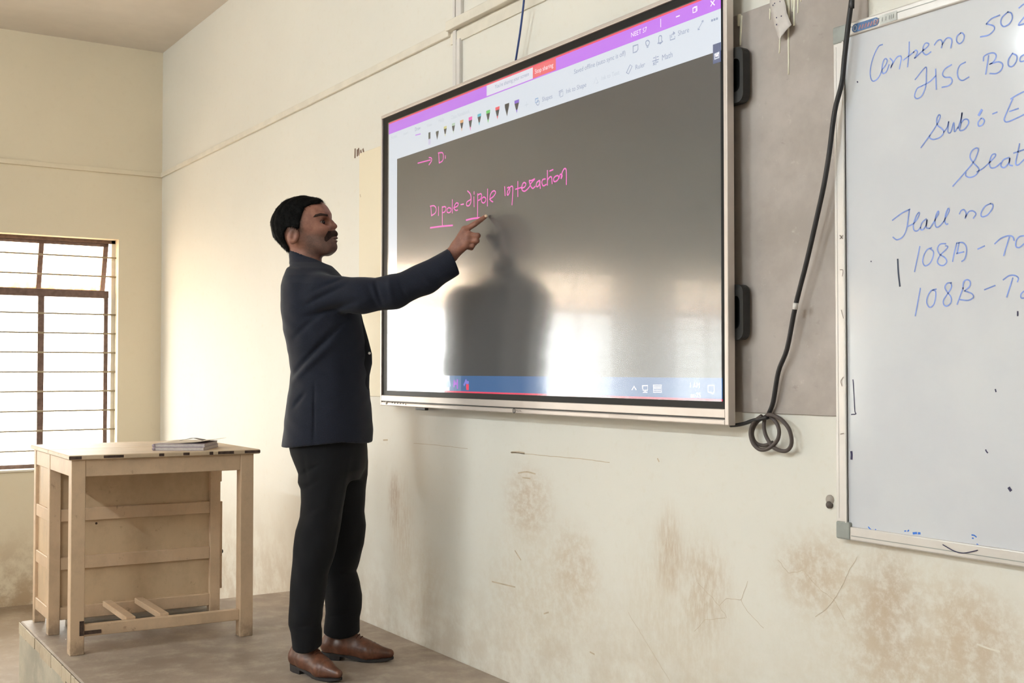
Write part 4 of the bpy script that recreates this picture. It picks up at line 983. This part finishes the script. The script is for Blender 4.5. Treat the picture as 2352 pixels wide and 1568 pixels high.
sk = Nk.mix(Nk.math('MULTIPLY', side, Nk.ramp(Nk.noise(260, 3, .7), .25, .7, .3, .7)), sk, srgb(40, 34, 32))
Nk.base(sk); Nk.p.inputs['Subsurface Weight'].default_value = .05; Nk.p.inputs['Subsurface Radius'].default_value = (.01, .004, .002)
body_o = link('body', body.mesh('body', .0024, (-.30, -.30, .66), (.64, .42, 1.76)), Nk.m, man)
# --- hair, moustache, brows, eye, nail
def shell(pix, infl, h, lo, hi, name, mat, noise=0.0, parent=None, sym=True):
    S = Solid(); build_head(S); reg = poly_region(pix)
    def infl_f(p):
        q = p*90; nz = np.sin(q[..., 0]*.9+np.sin(q[..., 2]*.7)*1.3)*np.sin(q[..., 2]*1.1+q[..., 1])+.5*np.sin(q[..., 1]*2.3+q[..., 0]*1.7)
        return -infl-noise*nz
    S.disp(infl_f); S.add(reg, (-9,)*3, (9,)*3, .004, 'i')
    return link(name, S.mesh(name, h, lo, hi), mat, parent or man)
Nh = NT('black_hair').set(.7, .06); Nh.base(Nh.mix(Nh.ramp(Nh.noise(160, 4, .7), .35, .7), srgb(9, 9, 9), srgb(22, 20, 19))); Nh.bump(Nh.noise(220, 3), .4, .003)
hair_o = shell([(590, 430), (735, 430), (744, 456), (737, 471), (721, 474), (707, 482), (702, 498), (698, 513), (696, 531), (686, 529), (678, 526), (668, 528), (660, 538), (660, 552), (667, 570), (668, 581), (655, 576), (590, 560)],
      .0075, .0026, (-.26, -.12, 1.50), (.05, .12, 1.78), 'hair', Nh.m, .0016)
# combed strands over the hair mass
hv = np.empty(len(hair_o.data.vertices)*3); hair_o.data.vertices.foreach_get('co', hv); hv = hv.reshape(-1, 3)
hn = np.array([tuple(v.normal) for v in hair_o.data.vertices]); SV = []; SF = []
for i in rng.choice(len(hv), 3200, replace=False):
    p, n = hv[i], hn[i]
    if abs(n[2]) > .995 and p[2] < 1.6: continue
    top = np.clip((p[2]-1.66)/.05, 0, 1)
    d = np.array([.75*top-.25*(1-top), 0.25*np.sign(p[1])*top, -.9*(1-top)-.12*top])+rng.normal(0, .16, 3)
    d = d-n*(d@n); ld = np.linalg.norm(d)
    if ld < .2: continue
    d /= ld; sd = np.cross(n, d); ln = rng.uniform(.010, .020); w = .0007; k = len(SV)
    lift = rng.uniform(.0002, .0022)
    a = p-n*.0008; m = p+d*ln*.5+n*(lift*.7+.0006); e = p+d*ln+n*(lift-.0004)
    SV += [a+sd*w, a-sd*w, m+sd*w*.8, m-sd*w*.8, e]; SF += [(k, k+1, k+3, k+2), (k+2, k+3, k+4)]
me = bpy.data.meshes.new('hair_strands'); me.from_pydata([tuple(v) for v in SV], [], SF)
setk(link('hair_strands', me, Nh.m, hair_o), kind='stuff')
M_stub = simple('moustache_hair', srgb(62, 48, 43), .85, .1, var=.4, scale=400)
shell([(754, 536), (760, 532), (768, 529), (781, 530), (783, 542), (772, 543.5), (764, 547), (759, 555), (754, 560), (749.5, 556), (750, 545)], .0007, .0018, (-.02, -.05, 1.565), (.06, .05, 1.63), 'moustache', M_stub, .0006)
shell([(726, 505), (731, 498), (742, 494), (757, 495), (757, 500), (744, 500.5), (732, 504)], .0021, .0018, (-.06, -.08, 1.65), (.03, .08, 1.69), 'eyebrow', M_stub, .0005)
M_eye = simple('eye_white', srgb(206, 196, 188), .2, .5, var=.02); M_iris = simple('iris_dark', srgb(34, 22, 18), .15, .5)
for s in (-1, 1):
    bm = bmesh.new(); bmesh.ops.create_uvsphere(bm, u_segments=20, v_segments=14, radius=.0122)
    for v in bm.verts: v.co += Vector((-.0235, s*.0365, 1.6430))
    e = link('eye', bm_mesh(bm), M_eye, man, True)
    bm = bmesh.new(); bmesh.ops.create_uvsphere(bm, u_segments=16, v_segments=10, radius=.0082)
    for v in bm.verts: v.co = v.co*Vector((.8, 1, 1)) if False else v.co+Vector((-.0165, s*.0398, 1.6435))
    link('iris', bm_mesh(bm), M_iris, e, True)
nt = L(1117, 496, .229)
bm = bmesh.new(); bmesh.ops.create_uvsphere(bm, u_segments=12, v_segments=8, radius=1)
for v in bm.verts: v.co = Vector((nt[0]+v.co.x*.0062-.001, -nt[1]-.0015+v.co.y*.004, nt[2]+v.co.z*.0050))
link('finger_nail', bm_mesh(bm), simple('nail', srgb(222, 190, 160), .35, .5), man, True)

# --- jacket
def rows(tab, b0=0.0):
    out = []
    for v, l, r, rb, *cb in tab:
        c = cb[0] if cb else b0; A = L(l, v, c); B = L(r, v, c); out.append((A[2], (A[0]+B[0])/2, c, (B[0]-A[0])/2, rb))
    return out
jk = Solid()
jk.loft(rows([(596, 672, 748, .072), (606, 667, 757, .088), (622, 660, 774, .135), (640, 654, 790, .172), (660, 650.5, 802, .196), (698, 649, 819, .203), (720, 650.5, 828, .203), (759, 655, 838, .198), (785, 660, 844, .192),
              (814, 666, 848, .186), (854, 671, 847, .182), (881, 669, 845, .184), (927, 661, 850, .190), (967, 657, 854, .195), (988, 655, 855, .198), (1036, 650, 854, .200)]), .02, 2.25)
jk.chain([SH+np.array([0, -.012, -.002]), L(830, 679, .190), EL, L(975, 640, .206), L(1064, 587, .230)], (.070, .061, .0575, .0525, .0495), .022)
jk.chain([SHl, ELl, WRl+np.array([0, 0, -.02])], (.070, .058, .046), .03)
neck_a = L(700, 560, 0); neck_b = L(712, 640, 0)
jk.add(lambda p: np.where(True, (np.sqrt(((p[..., 0]-np.interp(p[..., 2], [1.44, 1.56], [-.070, -.083]))/.069)**2+(p[..., 1]/.068)**2)-1)*.068, 0), (-.2, -.1, 1.42), (.02, .1, 1.57), .012)
c1 = L(672, 577, 0); c2 = L(752, 607, 0)
tdir = (c2-c1); cn = np.array([-tdir[2], 0, tdir[0]]); jk.add(lambda p: np.where(p[..., 0] > .04, -1.0, ((p-c1)@(cn/np.linalg.norm(cn)))), (-9,)*3, (9,)*3, .003, 'i')
jk.add(lambda p: (np.sqrt(((p[..., 0]-np.interp(p[..., 2], [1.44, 1.56], [-.070, -.083]))/.063)**2+(p[..., 1]/.062)**2)-1)*.062+np.where(p[..., 2] < 1.46, 1.0, 0), (-.2, -.1, 1.46), (.02, .1, 1.6), .002, 's')
# folds
def crease(A, B, w, dpt, bmin=-9):
    A = L(*A); B = L(*B)
    def f(p):
        d, t = seg_d(p, A, B); return dpt*np.exp(-(d/w)**2)*np.sin(np.pi*np.clip(t*.9+.05, 0, 1))*(p[..., 1] > bmin)
    return f
folds0 = [crease((671, 868, .1), (790, 735, .2), .010, .0065, .02), (crease((665, 885, .1), (775, 775, .2), .014, -.005, .02)), crease((690, 730, .2), (835, 690, .2), .010, .006, .05), crease((700, 700, .2), (800, 655, .2), .009, .005, .05),
         crease((710, 672, .2), (790, 640, .2), .008, .004, .05), crease((665, 780, .2), (740, 715, .2), .012, .004, .02), crease((720, 880, .2), (720, 1025, .2), .005, .0045, .05), crease((665, 940, .2), (700, 900, .2), .009, .004, .02),
         crease((862, 640, .2), (880, 700, .2), .008, .006), crease((893, 632, .25), (900, 690, .25), .010, -.004), crease((915, 640, .25), (935, 690, .25), .008, .003), crease((840, 650, .25), (865, 705, .25), .010, .0035), crease((940, 625, .3), (985, 655, .3), .009, .003),
         crease((655, 608, 0), (700, 622, 0), .006, .005), crease((829, 725, .2), (842, 880, .2), .006, .003, .05)]
jk.disp(lambda p: 1.5*sum(f(p) for f in folds0)+.0012*np.sin(p[..., 0]*60+np.sin(p[..., 2]*35)*2)*np.sin(p[..., 2]*42+p[..., 1]*30))
h1 = L(655, 1024, 0); h2 = L(850, 1016, 0)
hz = lambda x: np.interp(x, [h1[0], h1[0]+.05, h1[0]+.11, h2[0]-.08, h2[0]], [h1[2], h1[2]+.004, h1[2]+.012, h2[2]+.012, h2[2]+.002])
jk.add(lambda p: np.where(p[..., 1] < -.165, -1.0, hz(p[..., 0])-p[..., 2]), (-9,)*3, (9,)*3, .003, 'i')
jk.add(lambda p: np.where(p[..., 1] < -.165, WRl[2]+.01-p[..., 2], -1.0), (-9,)*3, (9,)*3, .0, 'i')
cf = (L(1027, 571, .222)+L(1054, 626, .222))/2; cfd = L(1054, 626, .222)-L(1027, 571, .222); cfn = np.array([-cfd[2], -.012, cfd[0]]); cfn = cfn/np.linalg.norm(cfn); cfn = cfn*np.sign(cfn[0])
jk.add(lambda p: np.where(p[..., 0] > .25, (p-cf)@cfn, -1.0), (-9,)*3, (9,)*3, .002, 'i')
jk.cone(cf+cfn*.05, cf-cfn*.010, .036, .036, .002, 's')
Nj = NT('navy_wool').set(.85, .25)
Nj.base(Nj.mix(Nj.ramp(Nj.noise(420, 3, .7), .3, .7), srgb(17, 20, 31), srgb(27, 31, 44))); Nj.bump(Nj.noise(600, 2), .25, .001); Nj.p.inputs['Sheen Weight'].default_value = .08; Nj.p.inputs['Sheen Roughness'].default_value = .5
jacket = link('jacket', jk.mesh('jacket', .0042, (-.30, -.36, .72), (.62, .46, 1.62)), Nj.m, man)
# dark shirt showing between the open fronts
shirt = Solid(); shirt.loft(rows([(700, 700, 822, .10), (740, 700, 834, .11), (780, 705, 845.5, .115), (812, 708, 853.5, .118), (835, 708, 854, .118), (862, 708, 848, .115), (930, 700, 846, .12), (1000, 690, 846, .13)]), .01, 2.2)
M_shirt = simple('black_shirt', srgb(20, 20, 24), .8, .25, scale=200)
link('shirt', shirt.mesh('shirt', .005, (-.2, -.2, .78), (.22, .2, 1.36)), M_shirt, man)
bp = L(848.5, 811, .075)
bm = bmesh.new(); bmesh.ops.create_uvsphere(bm, u_segments=12, v_segments=8, radius=.005)
for v in bm.verts: v.co += Vector((bp[0], -bp[1], bp[2]))
link('button_glint', bm_mesh(bm), M_white, man, True)  # white ball paints the glint of a button on the dark front
# --- trousers
tr_ = Solid()
tr_.loft(rows([(985, 668, 838, .160, .0), (1010, 667, 840, .165, .0), (1040, 672, 842, .165, .0), (1075, 690, 838, .150, .0), (1100, 715, 825, .10, 0)]), .01, 2.2)
tr_.loft(rows([(1000, 668, 800, .085, .085), (1029, 667, 805, .09, .088), (1062, 677, 803, .093, .09), (1087, 686, 801, .093, .092), (1107, 685, 797, .092, .094), (1121, 691.5, 793, .09, .095), (1152, 692, 788, .088, .097), (1185, 690, 783, .085, .10),
               (1217, 680, 778, .083, .102), (1261, 674, 770, .080, .105), (1319, 670, 754, .074, .108), (1362, 666, 747, .070, .110), (1400, 664.5, 741, .067, .112), (1431, 663.5, 739, .065, .113), (1449, 668, 739.5, .063, .114), (1475, 671, 739, .062, .115), (1500, 674, 738, .062, .115)]), .022, 2.15)
tr_.loft(rows([(1000, 740, 840, .085, -.085), (1029, 735, 842, .088, -.088), (1060, 733, 845, .09, -.09), (1090, 730, 844, .09, -.092), (1127, 728, 839, .088, -.095), (1174, 728, 837, .085, -.098), (1206, 733, 840, .083, -.10), (1250, 737, 835.6, .080, -.102),
               (1290, 740, 825, .076, -.105), (1311, 742, 818.5, .074, -.106), (1337, 744, 826.5, .072, -.107), (1366, 746, 831, .070, -.108), (1398, 747.5, 830, .068, -.109), (1417, 747, 826.5, .066, -.11), (1452, 744, 826, .063, -.11), (1470, 744, 826, .063, -.11)]), .022, 2.15)
tf = [crease((806, 1050, .1), (745, 1360, .2), .006, -.004, .0), crease((683, 1095, .2), (735, 1065, .2), .009, .005, 0), crease((690, 1125, .2), (740, 1100, .2), .009, .004, 0), crease((690, 1190, .2), (740, 1160, .2), .010, .003, 0), crease((666, 1445, .2), (735, 1440, .2), .008, .004, 0),
      crease((668, 1415, .2), (730, 1425, .2), .010, -.003, 0), crease((745, 1410, -.1), (825, 1400, -.1), .010, .004), crease((780, 1310, -.1), (820, 1313, -.1), .010, .004), crease((690, 1030, .2), (705, 1120, .2), .008, .003, 0)]
tr_.disp(lambda p: sum(f(p) for f in tf)+.001*np.sin(p[..., 0]*70)*np.sin(p[..., 2]*45+p[..., 1]*40))
hn1 = L(672, 1487, .115); hn2 = L(740, 1481, .115); hf1 = L(744, 1451, -.11); hf2 = L(826, 1450, -.11)
tr_.add(lambda p: np.where(p[..., 1] > .0, hn1[2]-.012*np.sin(np.pi*np.clip((p[..., 0]-hn1[0])/(hn2[0]-hn1[0]), 0, 1))+(hn2[2]-hn1[2])*np.clip((p[..., 0]-hn1[0])/(hn2[0]-hn1[0]), 0, 1),
                                 hf1[2]-.014*np.sin(np.pi*np.clip((p[..., 0]-hf1[0])/(hf2[0]-hf1[0]), 0, 1)))-p[..., 2], (-9,)*3, (9,)*3, .003, 'i')
Nt = NT('black_trousers').set(.85, .25); Nt.base(Nt.mix(Nt.ramp(Nt.noise(400, 3, .7), .3, .7), srgb(9, 9, 12), srgb(14, 14, 18))); Nt.p.inputs['Sheen Weight'].default_value = .03
link('trousers', tr_.mesh('trousers', .0045, (-.24, -.26, .06), (.24, .26, 0.92)), Nt.m, man)
# --- shoes
M_leather = NT('brown_leather').set(.38, .5); M_leather.base(M_leather.mix(M_leather.ramp(M_leather.noise(25, 6, .7), .3, .72), srgb(76, 46, 32), srgb(116, 72, 52))); M_leather = M_leather.m
M_sole = simple('dark_rubber_sole', srgb(44, 40, 40), .6, .3); M_lace = simple('dark_brown_lace', srgb(72, 42, 30), .7, .2)
def shoe(a, b, ang, Lg):
    """heel centre at (a, b), pointing ang degrees towards the room from the facing direction"""
    t = empty('shoe', (a, -b, 0), -math.radians(ang)); t.parent = man; k = Lg/.27
    S = Solid()
    S.cone((-.005, 0, .052), (.055, 0, .050), .036, .037, .02); S.cone((.055, 0, .050), (.150, .002, .034), .037, .036, .025); S.cone((.150, .003, .034), (.232, .0, .030), .036, .0165, .025)
    S.cone((.0, 0, .06), (.012, 0, .105), .033, .031, .015); S.cone((.055, 0, .06), (.055, 0, .095), .032, .030, .02); S.cone((.06, 0, .095), (.125, 0, .062), .024, .020, .02)
    S.add(lambda p: p[..., 2]-np.interp(p[..., 0], [-.04, 0, .03, .07, .11], [.098, .094, .088, .105, .11]), (-9,)*3, (9,)*3, .006, 'i')
    S.add(lambda p: np.interp(p[..., 0], [-.04, .06, .10, .14, .2, .25], [.026, .024, .016, .009, .009, .016])-p[..., 2], (-9,)*3, (9,)*3, .003, 'i')
    S.disp(lambda p: .0016*np.exp(-((p[..., 0]-.165)/.004)**2)+.0014*np.exp(-((p[..., 0]-.178)/.004)**2)-.0)
    me = S.mesh('upper', .0028, (-.06, -.06, 0), (.27, .06, .13)); link('upper', me, M_leather, t)
    # sole: outline swept up, with stacked heel
    out = []
    for i in range(40):
        s = i/40*2*math.pi; x = .105+.143*math.cos(s); w = np.interp(x, [-.04, 0, .06, .10, .16, .21, .235, .25], [.030, .035, .032, .034, .041, .034, .026, .018]); out.append((x, w*np.sign(math.sin(s))*abs(math.sin(s))**.5))
    zl = lambda x: float(np.interp(x, [-.04, .05, .075, .13, .2, .25], [.018, .016, .013, .0015, .0015, .010]))
    zu = lambda x: float(np.interp(x, [-.04, .06, .10, .14, .2, .25], [.027, .025, .019, .011, .011, .0185]))
    bm = bmesh.new(); lo = [bm.verts.new((x, y, zl(x))) for x, y in out]; hi = [bm.verts.new((x, y, zu(x))) for x, y in out]
    for i in range(40): bm.faces.new((lo[i], lo[(i+1) % 40], hi[(i+1) % 40], hi[i]))
    bm.faces.new(lo[::-1]); bm.faces.new(hi); link('sole', bm_mesh(bm), M_sole, t)
    bm = bmesh.new(); hl = [(x, y) for x, y in out if x < .045]
    hl = [(.045, -.031)]+sorted([p for p in hl if p[1] < 0], key=lambda p: -p[0])+sorted([p for p in hl if p[1] >= 0], key=lambda p: p[0])+[(.045, .031)]
    A = [bm.verts.new((x*.97, y*.96, 0)) for x, y in hl]; B = [bm.verts.new((x, y, .020)) for x, y in hl]; n = len(hl)
    for i in range(n): bm.faces.new((A[i], A[(i+1) % n], B[(i+1) % n], B[i]))
    bm.faces.new(A[::-1]); bm.faces.new(B); link('heel', bm_mesh(bm), M_sole, t)
    for i, (x, z) in enumerate(((.084, .1085), (.097, .1030), (.110, .0960), (.122, .0885))):
        bm = bmesh.new(); add_tube(bm, [(x-.004, -.020, z-.0125), (x, -.011, z-.0025), (x+.002, 0, z+.0008), (x, .011, z-.0025), (x-.004, .020, z-.0125)], .0021, 7); link('lace', bm_mesh(bm), M_lace, t, True)
    t.scale = (k, k, k)
shoe(-.095, .065, 42, .262)
shoe(-.005, -.115, 11, .270)
